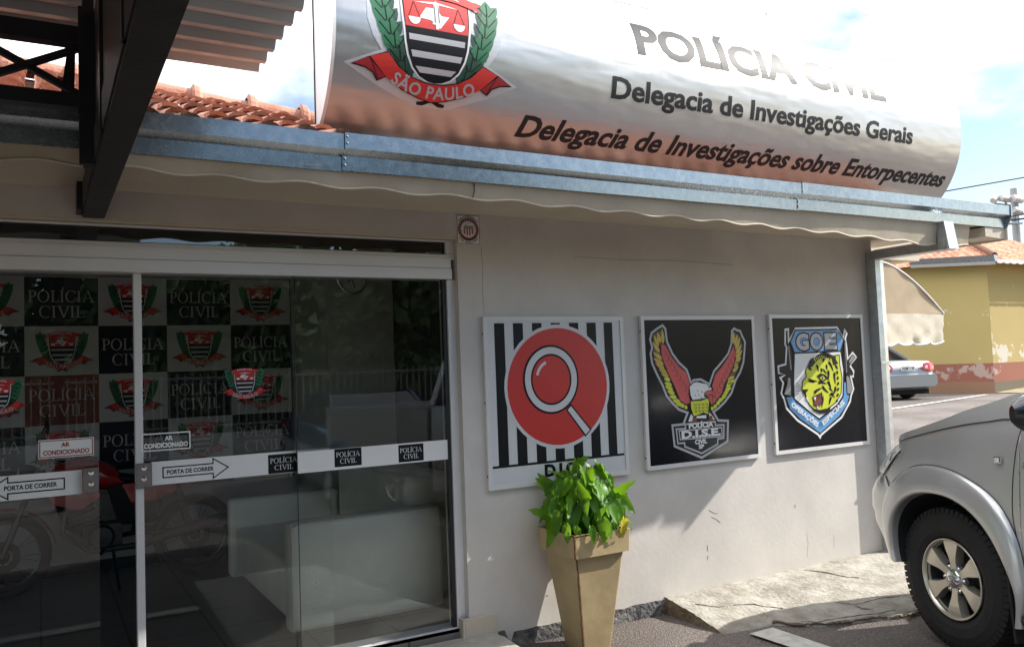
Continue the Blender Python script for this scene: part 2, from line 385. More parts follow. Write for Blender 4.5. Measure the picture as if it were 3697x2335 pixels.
class Art:
    def __init__(s): s.items = []
    def poly(s, pts, m, layer): s.items.append(([tuple(p) for p in pts], [tuple(range(len(pts)))], m, layer)); return s
    def raw(s, vs, fs, m, layer): s.items.append((list(vs), list(fs), m, layer)); return s
    def rect(s, x0, y0, x1, y1, m, layer): return s.poly([(x0, y0), (x1, y0), (x1, y1), (x0, y1)], m, layer)
    def frame(s, x0, y0, x1, y1, w, m, layer):
        s.rect(x0, y0, x1, y0 + w, m, layer); s.rect(x0, y1 - w, x1, y1, m, layer)
        s.rect(x0, y0 + w, x0 + w, y1 - w, m, layer); s.rect(x1 - w, y0 + w, x1, y1 - w, m, layer)
    def ell(s, cx, cy, rx, ry, m, layer, n=48): return s.poly([(cx + rx * math.cos(2 * math.pi * i / n), cy + ry * math.sin(2 * math.pi * i / n)) for i in range(n)], m, layer)
    def ring(s, cx, cy, rx, ry, w, m, layer, n=48, a0=0, a1=360, w2=None):
        w2 = w if w2 is None else w2
        vs = []; fs = []
        for i in range(n + 1):
            a = R(a0 + (a1 - a0) * i / n); c, d = math.cos(a), math.sin(a)
            vs += [(cx + rx * c, cy + ry * d), (cx + (rx - w) * c, cy + (ry - w2) * d)]
        for i in range(n): fs.append((2 * i, 2 * i + 1, 2 * i + 3, 2 * i + 2))
        return s.raw(vs, fs, m, layer)
    def stroke(s, pts, w, m, layer, closed=False):
        pts = [Vector((p[0], p[1])) for p in pts]; n = len(pts); vs = []; fs = []
        for i, p in enumerate(pts):
            a = pts[(i - 1) % n] if (closed or i > 0) else p; b = pts[(i + 1) % n] if (closed or i < n - 1) else p
            d1 = (p - a); d2 = (b - p)
            d1 = d1.normalized() if d1.length > 1e-9 else d2.normalized(); d2 = d2.normalized() if d2.length > 1e-9 else d1
            t = (d1 + d2); t = t.normalized() if t.length > 1e-6 else d1
            nn = Vector((-t.y, t.x)); k = 1 / max(0.5, nn.dot(Vector((-d1.y, d1.x))))
            q = nn * (w / 2 * k); vs += [tuple(p + q), tuple(p - q)]
        for i in range(n if closed else n - 1):
            j = (i + 1) % n; fs.append((2 * i, 2 * i + 1, 2 * j + 1, 2 * j))
        return s.raw(vs, fs, m, layer)
    def leaf(s, b, t, w, m, layer, vein=None):
        b = Vector(b); t = Vector(t); d = t - b; nn = Vector((-d.y, d.x)).normalized() * w / 2
        pts = [b, b + d * .2 + nn * .8, b + d * .45 + nn, b + d * .75 + nn * .6, t, b + d * .75 - nn * .6, b + d * .45 - nn, b + d * .2 - nn * .8]
        s.poly(pts, m, layer)
        if vein: s.stroke([b + d * .1, b + d * .8], w * .08, vein, layer + 1)
    def text(s, txt, x, y, h, w, m, layer, bold=0.02, shear=0.0, slope=0.0, font='sans', center=False):
        vs, fs, tw = text2d(txt, bold, shear) if font == 'sans' else serif2d(txt)
        kx = (w / tw) if w else h
        if center: x -= kx * tw / 2
        return s.raw([(x + px * kx, y + py * h + px * kx * slope) for px, py in vs], fs, m, layer)
    def arctext(s, txt, cx, cy, r, a0, a1, h, m, layer, bold=0.02, inside=False, ky=1.0):
        vs, fs, tw = text2d(txt, bold, 0.0, 1.06); out = []
        for px, py in vs:
            a = R(a0 + (a1 - a0) * px / tw); rr = r - py * h if inside else r + py * h
            out.append((cx + rr * math.sin(a), cy + ky * rr * math.cos(a) * (-1 if inside else 1)))
        return s.raw(out, fs, m, layer)
    def merge(s, o, fn, dl=0):
        for vs, fs, m, l in o.items: s.items.append(([fn(*p) for p in vs], fs, m, l + dl))
        return s
    def build(s, name, fn, parent=None, cuts=None, clip=None):
        """fn(a, b, layer) -> 3D point"""
        bm = bmesh.new(); mats = []
        for vs, fs, m, l in s.items:
            if m not in mats: mats.append(m)
            k = mats.index(m)
            bv = [bm.verts.new((a, b, l)) for a, b in vs]
            for f in fs:
                if len(f) > 4 or (len(f) == 4 and len(vs) == 4):
                    for t in tessellate_polygon([[Vector((vs[i][0], vs[i][1], 0)) for i in f]]):
                        try: q = bm.faces.new([bv[f[i]] for i in t]); q.material_index = k
                        except ValueError: pass
                else:
                    try: q = bm.faces.new([bv[i] for i in f]); q.material_index = k
                    except ValueError: pass
        for (co, no) in (clip or []):
            bmesh.ops.bisect_plane(bm, geom=bm.verts[:] + bm.edges[:] + bm.faces[:], plane_co=co, plane_no=no, clear_outer=True)
        for c in (cuts or []):
            bmesh.ops.bisect_plane(bm, geom=bm.verts[:] + bm.edges[:] + bm.faces[:], plane_co=(0, c, 0), plane_no=(0, 1, 0))
        for v in bm.verts: v.co = Vector(fn(v.co.x, v.co.y, v.co.z))
        me = bpy.data.meshes.new(name); bm.to_mesh(me); bm.free()
        for k in mats: me.materials.append(MATS[k])
        o = bpy.data.objects.new(name, me); COL.objects.link(o)
        if parent: put(o, parent)
        return o

def serif2d(txt):
    """a small roman capital alphabet with serifs, capital height 1"""
    vs = []; fs = []
    def q(p):
        o = len(vs); vs.extend(p); fs.append(tuple(range(o, o + len(p))))
    def rc(x0, y0, x1, y1): q([(x0, y0), (x1, y0), (x1, y1), (x0, y1)])
    def arc(cx, cy, rx, ry, wx, wy, a0, a1, n=20):
        for i in range(n):
            p = []
            for j, o_ in ((i, 0), (i + 1, 0), (i + 1, 1), (i, 1)):
                a = R(a0 + (a1 - a0) * j / n); p.append((cx + (rx - o_ * wx) * math.cos(a), cy + (ry - o_ * wy) * math.sin(a)))
            q(p)
    x = 0
    for c in txt:
        if c == ' ': x += .4; continue
        if c in 'IÍ':
            rc(x + .10, .05, x + .23, .95); rc(x, 0, x + .33, .05); rc(x, .95, x + .33, 1)
            if c == 'Í': q([(x + .12, 1.08), (x + .2, 1.08), (x + .38, 1.27), (x + .26, 1.27)])
            x += .42
        elif c == 'P':
            rc(x + .10, .05, x + .23, .95); rc(x, 0, x + .35, .05); rc(x, .95, x + .36, 1); rc(x + .23, .45, x + .36, .50)
            arc(x + .36, .725, .26, .275, .13, .05, -90, 90); x += .70
        elif c == 'L':
            rc(x + .10, .05, x + .23, .95); rc(x, 0, x + .62, .06); rc(x, .95, x + .34, 1); q([(x + .56, .06), (x + .62, .06), (x + .64, .25), (x + .60, .25)]); x += .70
        elif c == 'O': arc(x + .45, .5, .45, .53, .13, .055, 0, 360, 36); x += 1.0
        elif c == 'C':
            arc(x + .45, .5, .45, .53, .13, .055, 48, 312, 28); rc(x + .74, .70, x + .78, .98); x += .90
        elif c == 'A':
            q([(x + .40, 1.02), (x + .48, 1.02), (x + .86, .05), (x + .72, .05)]); q([(x + .38, .96), (x + .43, 1.0), (x + .14, .05), (x + .08, .05)])
            rc(x + .22, .33, x + .66, .38); rc(x, 0, x + .26, .05); rc(x + .58, 0, x + .96, .05); x += 1.0
        elif c == 'V':
            q([(x + .08, .95), (x + .22, .95), (x + .50, .12), (x + .44, -.02)]); q([(x + .42, -.02), (x + .50, -.02), (x + .84, .95), (x + .78, .95)])
            rc(x, .95, x + .34, 1); rc(x + .66, .95, x + .92, 1); x += .94
    return vs, fs, max(p[0] for p in vs)

def plaque_text(art, cx, cy, w, h, m, layer, cap=.235, l1=-.01, l2=-.325):
    """POLICIA over CIVIL in roman capitals, centred in a cell of height h"""
    art.text('POLÍCIA', cx, cy + l1 * h, cap * h, w, m, layer, font='serif', center=True)
    art.text('CIVIL', cx, cy + l2 * h, cap * h, w * .68, m, layer, font='serif', center=True)

def sp_emblem(halo=True, ground='silver_ink', fine=True):
    """shield with bars, scales and state map between laurel branches over a ribbon; unit width, origin at ribbon foot"""
    A = Art()
    if halo:
        hl = [(-.105, -.04), (-.35, .055), (-.545, .15), (-.335, .243), (-.385, .31), (-.42, .40), (-.42, .50), (-.37, .60), (-.33, .63), (-.2, .70), (0, .73)]
        A.poly(hl + [(-x, y) for x, y in reversed(hl[:-1])], ground, 0)
    # stems
    for sx in (-1, 1):
        A.poly([(sx * p, q) for p, q in ((.005, .005), (.09, -.012), (.085, -.03), (.05, -.03), (.0, -.006))], 'black', 1)
    # laurel leaves
    spine = [(.18, .13), (.215, .185), (.25, .25), (.28, .32), (.305, .39), (.325, .46), (.335, .53)]
    for sx in (-1, 1):
        k = 0
        for (x, y) in spine:
            nx = interp(y + .05, [(a[1], a[0]) for a in spine]); tx, ty = nx - x, .05
            for (ox, oy, wd, ln) in ((-.062, .095, .075, 1), (.070, .090, .075, 1), (.006, .125, .085, 1)):
                A.leaf((sx * x, y), (sx * (x + ox * 1.15 + tx * .5), y + oy), wd, 'dgreen' if (k % 3 == 0 or y < .2) else 'green', 2 + (k % 3) * .3, 'black' if fine else None); k += 1
        A.leaf((sx * .150, .10), (sx * .155, .21), .035, 'dgreen', 3)
    # shield
    sh = [(-.205, .59), (-.2, .457), (-.192, .389), (-.184, .314), (-.168, .246), (-.138, .181), (-.093, .135), (-.042, .113), (0, .107)]
    sh = sh + [(-x, y) for x, y in reversed(sh[:-1])]
    A.poly([(x * 1.09, y * 1.0 + (.006 if y > .5 else -.012)) for x, y in sh], 'white', 4)
    A.poly([(x * 1.03, y + (.002 if y > .5 else -.004)) for x, y in sh], 'black', 5)
    top = [p for p in sh if p[1] > .395]
    A.poly([(-.197, .396)] + [(-.2, .457), (-.203, .585), (.203, .585), (.2, .457)] + [(.197, .396)], 'red', 6)
    for (y0, y1) in ((.323, .356), (.233, .268), (.152, .185)):
        w0 = interp(y0, [(.113, .04), (.135, .09), (.181, .134), (.246, .164), (.314, .18), (.389, .188)]) - .008
        w1 = interp(y1, [(.113, .04), (.135, .09), (.181, .134), (.246, .164), (.314, .18), (.389, .188)]) - .008
        A.poly([(-w0, y0), (w0, y0), (w1, y1), (-w1, y1)], 'silver_ink', 6)
    A.poly([(-.112, .453), (-.064, .522), (.001, .524), (.03, .484), (.079, .486), (.019, .408), (-.033, .447), (-.054, .451)], 'white', 7)
    # sword and scales
    A.poly([(-.018, .545), (0, .575), (.018, .545), (.012, .43), (-.012, .43)], 'white', 8)
    A.rect(-.03, .427, .03, .438, 'white', 8); A.rect(-.01, .402, .01, .43, 'white', 8)
    A.stroke([(-.012, .545), (-.012, .44)], .004, 'black', 9); A.stroke([(.012, .545), (.012, .44)], .004, 'black', 9)
    for sx in (-1, 1):
        A.poly([(0, .552), (sx * .06, .548), (sx * .14, .546), (sx * .06, .558), (0, .566)], 'white', 8)
        A.stroke([(sx * .14, .546), (sx * .105, .452)], .003, 'black', 8); A.stroke([(sx * .14, .546), (sx * .175, .452)], .003, 'black', 8)
        A.poly([(sx * .14 + .037 * math.cos(R(180 + 18 * i)), .452 + .042 * math.sin(R(180 + 18 * i))) for i in range(11)], 'white', 8)
    # ribbons
    rb = [(-.50, .152), (-.41, .2), (-.297, .232), (-.229, .165), (-.15, .120), (-.067, .099), (0, .095)]
    lo = [(0, -.002), (-.079, .012), (-.193, .05), (-.288, .098), (-.343, .08), (-.371, .12), (-.419, .142)]
    full = rb + [(-x, y) for x, y in reversed(rb[:-1])] + [(-x, y) for x, y in reversed(lo[1:])] + lo
    A.poly([(x * 1.012, y * 1.0 + (.006 if (y > .094 and abs(x) < .3) else -.006)) for x, y in full], 'black', 10)
    mid = [(-.297, .232), (-.229, .165), (-.15, .120), (-.067, .099), (0, .095), (.067, .099), (.15, .120), (.229, .165), (.297, .232), (.40, .2), (.29, .098), (.193, .05), (.079, .012), (0, -.002), (-.079, .012), (-.193, .05), (-.29, .098), (-.40, .2)]
    A.poly(mid, 'red', 12)
    for sx in (-1, 1):
        A.poly([(sx * a, b) for a, b in ((.49, .153), (.41, .195), (.30, .105), (.343, .085), (.371, .12), (.419, .142))], 'dark_red', 11)
        A.stroke([(sx * .40, .195), (sx * .375, .15), (sx * .345, .09)], .004, 'black', 13)
    A.arctext('SÃO PAULO', 0, .62, .605, -26.5, 26.5, .070, 'silver_ink', 14, 0.025, inside=True, ky=1.0)
    tr = [(-.29, .55), (-.265, .578), (-.30, .60), (-.16, .64), (0, .655), (0, .598), (-.14, .585)]
    A.poly(tr[:5] + [(-x, y) for x, y in reversed(tr[:4])] + [(-x, y) for x, y in reversed(tr[6:])] + tr[5:], 'red', 12)
    A.arctext('POLÍCIA CIVIL', 0, -.15, .762, -11.5, 11.5, .03, 'white', 14, 0.02)
    return A

CAMD = 4.4208
def at(u, v, depth):            # a point on the photo's line of sight at a real distance from the camera
    d = fwd * FX + r2 * (u - IMG_W / 2) - u2 * (v - IMG_H / 2)
    return Vector((0, -CAMD, 1.5)) + d * (depth / d.dot(fwd))
def KX(x, y): return x * (CAMD + y) / CAMD
def KZ(z, y): return 1.5 + (z - 1.5) * (CAMD + y) / CAMD
G = -0.17
rnd = random.Random(7)
def wob(x, y=0.0, z=0.0, s=1.0): return mnoise.noise(Vector((x * s, y * s, z * s)))

# ================================================================== GROUND
def gh(x, y):                   # the yard rises gently towards the yellow house
    d = x * fwd.x + (y + CAMD) * fwd.y; t = max(0, min(1, (d - 8) / 13)); return G + .47 * t * t * (3 - 2 * t)
def ground_hit(u, v):
    d = at(u, v, 1) - Vector((0, -CAMD, 1.5)); lo, hi = 2.0, 60.0
    for _ in range(50):
        t = (lo + hi) / 2; p = Vector((0, -CAMD, 1.5)) + d * t
        if p.z > gh(p.x, p.y): lo = t
        else: hi = t
    return p
g = MB().use('asphalt')
xs = [-160, -60, -20, -8] + [i * .5 for i in range(-12, 30)] + [15, 16, 17, 18, 19, 20, 21, 22, 23, 24, 26, 28, 34, 60, 160]
ys = [-160, -60, -25, -12] + [i * .5 for i in range(-16, 5)] + [3, 4, 5, 6, 7, 8, 9, 10, 12, 14, 17, 20, 25, 60, 160]
g.grid([[(x, y, gh(x, y) + (.012 * wob(x, y, 0, 1.3) if abs(x) < 14 and -8 < y < 2 else 0)) for x in xs] for y in ys])
struct(g.build('ground', smooth=True))
p = MB().use('pad_concrete')
pts = [(.95, .02), (1.0, -.9), (1.05, -2.9), (2.1, -2.9), (2.25, -2.0), (2.33, -1.2), (2.38, -.8), (2.40, -.5), (2.39, -.12), (2.34, .0)]
inner = [(1.75, .02), (1.75, -.5), (1.80, -1.0), (1.9, -1.1), (2.0, -1.0), (2.12, -.85), (2.24, -.6), (2.30, -.4), (2.33, -.12), (2.30, .0)]
assert len(inner) == len(pts), (len(inner), len(pts))
p.grid([[(a, b, G - .03) for a, b in pts], [(a + (c - a) * .12, b + (d - b) * .12, G + .02) for (a, b), (c, d) in zip(pts, inner)], [(a + (c - a) * .6, b + (d - b) * .6, -.08) for (a, b), (c, d) in zip(pts, inner)], [(c, d, -.05) for c, d in inner]])
p.add([(c, d, -.05) for c, d in inner], [tuple(range(len(inner)))])
struct(p.build('entrance_pad', smooth=True))

p = MB().use('concrete')
front = [(3.60, -.50), (3.66, -.55), (4.0, -.60), (4.1, -.73), (4.25, -.80), (4.4, -.86), (4.8, -.98), (6, -1.06), (9, -1.12), (13, -1.15)]
rows = []
cols = [3.62 + i * .06 for i in range(38)] + [6.0, 6.4, 7, 8, 9.5, 11]
for x in cols:
    yf = interp(x, front) + .025 * wob(x, 3, 1, 5); r = []
    for j in range(23):
        t = j / 20; tt = min(t, 1.0); y = yf * tt
        zf = interp(x, [(3.62, -.162), (3.9, -.158), (4.3, -.150), (5, -.138), (9, -.13)]); z = -.068 + (zf + .068) * tt ** 1.25 + .008 * wob(x, y, 0, 4) + .004 * wob(x, y, 2, 14)
        dx, dy = x - 4.28, y + .33
        z -= .035 * math.exp(-(dx * dx / .010 + dy * dy / .03)); z -= .02 * math.exp(-((x - 4.45) ** 2 / .02 + (y + .72) ** 2 / .006))
        if j == 21: y -= .012; z = min(z, zf) - .02
        if j == 22: y -= .02; z = G - .05
        r.append((x + (.022 * wob(y, 1, 5, 9) + .012 * wob(y, 4, 2, 31) if x < 3.65 else 0), y, z))
    rows.append(r)
p.grid(rows)
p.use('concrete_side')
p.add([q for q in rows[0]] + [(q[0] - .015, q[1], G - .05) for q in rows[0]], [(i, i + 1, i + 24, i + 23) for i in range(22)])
struct(p.build('sidewalk_ramp', smooth=True))
# cracks in the ramp (wear with a shape of its own)
cr = MB().use('concrete_side')
for pl in ([(4.12, -.70), (4.2, -.76), (4.33, -.8), (4.45, -.83), (4.6, -.88), (4.8, -.93)], [(4.55, -.62), (4.62, -.70), (4.60, -.78), (4.68, -.84)], [(4.62, -.70), (4.75, -.73), (4.9, -.75), (5.0, -.80)],
           [(3.95, -.30), (4.05, -.34), (4.12, -.44), (4.2, -.52)], [(4.9, -.05), (4.98, -.2), (5.02, -.35), (5.1, -.4)], [(3.72, -.18), (3.8, -.26), (3.9, -.3)]):
    q = [];
    for (a, b), (c, d) in zip(pl, pl[1:]):
        for k in range(4): q.append((a + (c - a) * k / 4 + .006 * rnd.uniform(-1, 1), b + (d - b) * k / 4 + .006 * rnd.uniform(-1, 1)))
    top = []
    for x, y in q:
        tt = y / interp(x, front); zf = interp(x, [(3.62, -.162), (3.9, -.158), (4.3, -.150), (5, -.138), (9, -.13)]); z = -.068 + (zf + .068) * min(tt, 1) ** 1.25 + .008 * wob(x, y, 0, 4) + .004 * wob(x, y, 2, 14) - .035 * math.exp(-((x - 4.28) ** 2 / .010 + (y + .33) ** 2 / .03)) - .02 * math.exp(-((x - 4.45) ** 2 / .02 + (y + .72) ** 2 / .006))
        top.append((x, y, z + .002))
    cr.tube(top, [.001 + .0035 * rnd.random() for _ in top], 5)
q = []
for i in range(60):
    x = 3.98 + i * .02; yf = interp(x, front) + .025 * wob(x, 3, 1, 5); q.append((x, yf - .012 + .006 * rnd.uniform(-1, 1), G + .018 + .006 * rnd.uniform(-1, 1)))
cr.tube(q, [.004 + .012 * abs(wob(i, 2, 7, .23)) for i in range(60)], 6)
struct(cr.build('sidewalk_cracks'))
p = MB().use('road_paint')
def stripe(x0, y0, x1, y1, n=14):
    L_, R_ = [], []
    for i in range(n + 1):
        t = i / n
        if abs(x1 - x0) < abs(y1 - y0):
            L_.append((x0 + .008 * rnd.uniform(-1, 1), y0 + (y1 - y0) * t)); R_.append((x1 + .008 * rnd.uniform(-1, 1), y0 + (y1 - y0) * t))
        else:
            L_.append((x0 + (x1 - x0) * t, y0 + .006 * rnd.uniform(-1, 1))); R_.append((x0 + (x1 - x0) * t, y1 + .006 * rnd.uniform(-1, 1)))
    p.grid([[(a, b, G + .014) for a, b in L_], [(a, b, G + .014) for a, b in R_]])
stripe(3.73, -.66, 3.91, -5.6); stripe(-1.0, -1.93, 1.0, -1.80)
q0 = [ground_hit(3130 + 442 * i / 16, 1492 - 67 * i / 16) for i in range(17)]
p.grid([[q + Vector((0, 0, .012)) for q in q0], [q + Vector((-.06, .12, .012)) for q in q0]])
struct(p.build('road_marking'))

# ================================================================== POLICE STATION BUILDING
B = thing('police_station', 'low off-white painted police station with galvanised gutter and clay tile roof', 'building', (3, 1.5, G))
w = MB().use('wall_paint')
def wallgrid(w, x0, x1, z0, z1, y, nx, nz):      # hand-plastered: a slightly uneven face
    w.grid([[(x0 + (x1 - x0) * i / nx, y + .0016 * wob(x0 + (x1 - x0) * i / nx, z0 + (z1 - z0) * j / nz, 3, 1.6), z0 + (z1 - z0) * j / nz) for j in range(nz + 1)] for i in range(nx + 1)])
wallgrid(w, 2.165, 5.95, -.2, 2.75, 0, 40, 30)
w.add([(2.165, .002, -.2), (2.165, .16, -.2), (2.165, .16, 2.75), (2.165, .002, 2.75)], [(0, 1, 2, 3)])
w.box(2.166, 5.949, .12, .16, -.2, 2.75)
w.box(5.80, 5.95, .162, 4.5, -.2, 2.75)
w.add([(5.95, 0, -.2), (5.95, .165, -.2), (5.95, .165, 2.75), (5.95, 0, 2.75)], [(0, 1, 2, 3)])
w.build('wall', parent=B, smooth=False)
w = MB().use('wall_paint'); wallgrid(w, -5, 2.165, 2.283, 2.75, 0, 50, 6)
w.box(-5, 2.164, .01, .16, 2.27, 2.75)
w.use('trim_paint'); w.box(-5, 2.16, -.004, .02, 2.270, 2.286)
w.build('lintel', parent=B)
w = MB().use('wall_paint'); w.box(-5.15, -5, 0, 4.4, -.2, 2.75); w.box(-5, 5.8, 4.3, 4.45, -.2, 2.75); w.build('wall', parent=B)
# footing strip, paint edge ragged above it
f = MB().use('footing'); top = []
for i in range(60):
    x = 2.35 + i * (3.66 - 2.35) / 59; z = -.078 + .012 * wob(x, 0, 9, 9) + (.02 if x < 2.42 else 0) - (.05 if 2.40 < x < 2.44 else 0)
    top.append((x, z))
f.prism([(2.35, -.3)] + [(x, z) for x, z in top][0:1] + top[1:] + [(3.66, -.3)], lambda a, b, d: (a, d, b), -.006, .02)
f.build('footing', parent=B)
f = MB().use('trim_paint'); f.box(2.13, 2.345, -.016, .0, -.095, .058); f.box(2.118, 2.13, -.016, .058, -.095, .058)
f.build('baseboard', parent=B, bevel=.004)
# hairline cracks, scuffs and nail holes in the plaster
mat('scuff', (0.22, 0.20, 0.175), 0.9, var=0.2)
for pl, r_ in (([(2.33, 2.24), (2.334, 2.1), (2.328, 1.95), (2.335, 1.82)], .0012), ([(4.05, .46), (4.09, .435), (4.13, .425)], .0011), ([(4.07, .41), (4.12, .385), (4.15, .36)], .0010), ([(4.02, .22), (4.022, .18)], .0011), ([(4.02, .15), (4.018, .12)], .0010), ([(4.9, .40), (4.905, .375)], .0010),
               ([(3.29, .60), (3.305, .585)], .0011), ([(2.70, .10), (2.71, .095)], .002), ([(3.0, 2.2), (3.4, 2.19), (3.9, 2.2), (4.4, 2.185)], .0012), ([(5.0, .0), (5.02, .1), (5.01, .18)], .0005), ([(5.3, .02), (5.31, .12)], .0005)):
    f = MB().use('scuff'); f.tube([(x, -.0008, z) for x, z in pl], r_, 4); f.build('scuff_mark', parent=B)
# gutter: folded galvanised profile in lengths
def gutter(x0, x1, dz=0.0, k=1.0, wav=.0010):
    prof = [(-.60, 2.60), (-.60, 2.455), (-.825, 2.452), (-.826, 2.416), (-.838, 2.416), (-.842, 2.483), (-.884, 2.508), (-.886, 2.578), (-.872, 2.580), (-.870, 2.57), (-.872, 2.512), (-.832, 2.49), (-.832, 2.46), (-.61, 2.465), (-.61, 2.60)]
    n = max(2, int((x1 - x0) / .12)); rows = []
    for i in range(n + 1):
        x = x0 + (x1 - x0) * i / n
        rows.append([(x, y * k + wav * wob(x, y, z, 2.4), z + dz + .0025 * wob(x, 7, z, 1.7)) for y, z in prof])
    m = MB().use('galv'); m.grid(rows, True); return m
gm = gutter(-5, 1.215, -.004, .992, .004); gm.build('gutter', parent=B)
gm = gutter(1.195, 4.15); gm.build('gutter', parent=B)
gm = gutter(4.135, 6.40, .004, 1.004)
gm.prism([(-.60, 2.61), (-.60, 2.41), (-.845, 2.408), (-.895, 2.505), (-.895, 2.59), (-.8, 2.62)], lambda a, b, d: (d, a, b), 6.40, 6.415)
gm.build('gutter', parent=B)
for x in (1.205, 4.142):
    for z in (2.44, 2.47, 2.53, 2.56): rv = MB().use('chrome'); rv.lathe([(.006, -.003), (.005, -.006), (.0, -.007)], (x, -.842 if z < 2.5 else -.884, z), 'y', 8); rv.build('rivet', parent=B)
# scalloped vinyl valance under the gutter, with piped edge
def vedge(x): return interp(x, [(-5, 2.365), (0, 2.357), (1.87, 2.344), (3.37, 2.321), (4.7, 2.290), (5.5, 2.262), (5.9, 2.272)]) + .0085 * math.cos(x * 2 * math.pi / .35 + .6 * math.sin(x * 1.7)) + .004 * wob(x, 2, 2, 2)
v = MB().use('valance'); n = 420; rows = [[], [], []]
X_ = [-5 + i * (5.98 + 5) / n for i in range(n + 1)]
def vy(x): return -.800 + .010 * wob(x, 0, 4, 2.2)
v.grid([[(x, -.822, 2.415) for x in X_], [(x, (vy(x) - .822) / 2, (2.415 + vedge(x)) / 2) for x in X_], [(x, vy(x), vedge(x)) for x in X_]])
v.build('valance', parent=B, smooth=True)
v = MB().use('valance_piping'); v.tube([(x, vy(x) - .002, vedge(x)) for x in X_], .0055, 6); v.build('valance_piping', parent=B, smooth=True)
v = MB().use('gasket'); v.tube([(1.87, -.824, 2.413), (1.873, -.818, 2.38), (1.868, -.806, 2.344)], .0025, 5); v.build('valance_seam', parent=B)
v = MB().use('trim_paint'); v.box(-5, 6.39, -.83, .0, 2.43, 2.45); v.box(5.96, 6.39, .0, .3, 2.43, 2.45)
v.hexa([(6.14, -.84, 2.345), (6.39, -.84, 2.335), (6.39, -.60, 2.345), (6.14, -.60, 2.345), (6.14, -.84, 2.414), (6.39, -.84, 2.414), (6.39, -.60, 2.414), (6.14, -.60, 2.414)])
v.box(6.392, 6.402, -.86, .3, 2.325, 2.415); v.build('soffit', parent=B)
# downpipe with its offset
d = MB().use('galv_pale')
d.hexa([(5.59, -.90, 2.225), (5.70, -.90, 2.225), (5.70, -.815, 2.225), (5.59, -.815, 2.225), (5.59, -.87, 2.425), (5.70, -.87, 2.425), (5.70, -.815, 2.425), (5.59, -.815, 2.425)]); d.hexa([(5.585, -.885, 2.222), (5.705, -.885, 2.222), (5.985, -.04, 2.262), (5.865, -.04, 2.262), (5.585, -.885, 2.29), (5.705, -.885, 2.29), (5.985, -.04, 2.335), (5.865, -.04, 2.335)])
rows = [[(5.87 + .05 * a + .004 * wob(z, a, 0, 3), -.045 + .045 * b, z) for a, b in ((0, -1), (1, -1.15), (2, -1), (2.1, 0), (2, .9), (0, .9))] for z in [2.33 - i * .06 for i in range(42)]]
d.grid(rows, True); d.box(5.862, 5.985, -.10, -.004, 1.42, 1.44); d.box(5.862, 5.985, -.10, -.004, .55, .57)
d.build('downpipe', parent=B, smooth=False)
# clay tile roof
def ridge_z(x): return 3.655 - .062 * x
rm = MB().use('tile_dark'); E0, ER = (-.62, 2.60), 2.0
rm.add([(-5, -.6, 2.545), (6.42, -.6, 2.505), (6.42, 2.0, ridge_z(6.36) - .11), (-5, 2.0, ridge_z(-5) - .06), (-5, 4.6, 2.55), (6.42, 4.6, 2.55)], [(0, 1, 2, 3), (3, 2, 5, 4)])
rm.use('tile')
for c in range(-10, 37):
    x = c * .172 + .05
    nrow = 9
    for r in range(nrow):
        if x > 1.6 and r > 1: continue
        y0 = -.66 + r * .295 - .02; y1 = y0 + .36
        lo = 2.60 if x < 1.3 else 2.50; z0 = lo + (y0 + .62) * (ridge_z(x) - .045 - lo) / 2.62 + .035; z1 = lo + (y1 + .62) * (ridge_z(x) - .045 - lo) / 2.62 + .012
        j = [rnd.uniform(-.003, .003) for _ in range(3)]
        arc = [(math.cos(R(a)), math.sin(R(a))) for a in (180, 150, 120, 90, 60, 30, 0)]
        A_ = [(x + j[0] + .064 * a, y0, z0 + j[1] + .046 * b - .004) for a, b in arc]; B_ = [(x + j[0] + .054 * a, y1, z1 + j[1] + .034 * b - .012) for a, b in arc]
        rm.grid([A_, B_]); rm.add(A_ + [(q[0], q[1] + .01, q[2] - .018) for q in A_], [(i, i + 1, i + 8, i + 7) for i in range(6)])
rf = rm.build('roof', parent=B)
cp = MB().use('tile'); x = -1.4
while x < 2.2:
    x1 = x + .40; a = [(math.cos(R(q)), math.sin(R(q))) for q in range(-20, 201, 20)]
    jj = rnd.uniform(-.01, .01)
    cp.use('tile'); cp.grid([[(xx, 1.98 + rr * c, ridge_z(xx) + jj - .03 + rr * s_) for c, s_ in a] for xx, rr in ((x, .085), (x1 + .02, .075))])
    cp.use('tile_dark' if rnd.random() < .5 else 'tile')
    cp.grid([[(xx, 1.98 + rr * c, ridge_z(xx) - .03 + rr * s_) for c, s_ in a] for xx, rr in ((x1 - .015, .09), (x1, .112 + rnd.uniform(0, .012)), (x1 + .035, .116), (x1 + .06, .092))])
    x = x1
cp.build('ridge_cap', parent=rf)
# interior shell
m = MB().use('floor_tiles'); m.box(-4.99, 4.5, .03, 4.29, -.25, 0.0); m.build('floor', parent=B)
m = MB().use('ceiling_in'); m.box(-4.99, 4.5, .165, 4.29, 2.62, 2.66); m.build('ceiling', parent=B)
m = MB().use('plaster_in'); m.box(-4.99, 2.02, 3.09, 3.2, .001, 2.61); m.box(-4.99, -4.9, .17, 3.08, .001, 2.61); m.box(4.0, 4.1, .17, 4.28, .001, 2.61)
m.box(2.03, 2.60, 2.15, 4.28, .001, 2.61); m.build('wall', parent=B)
m = MB().use('dark_panel'); m.box(2.606, 2.64, .9, 2.14, .001, 2.61); m.box(2.61, 4.0, 3.2, 3.25, .001, 2.61); m.build('partition', parent=B)
m = MB().use('dark_panel'); m.box(-4.9, 2.02, 3.078, 3.088, .001, .09); m.build('skirting', parent=B)
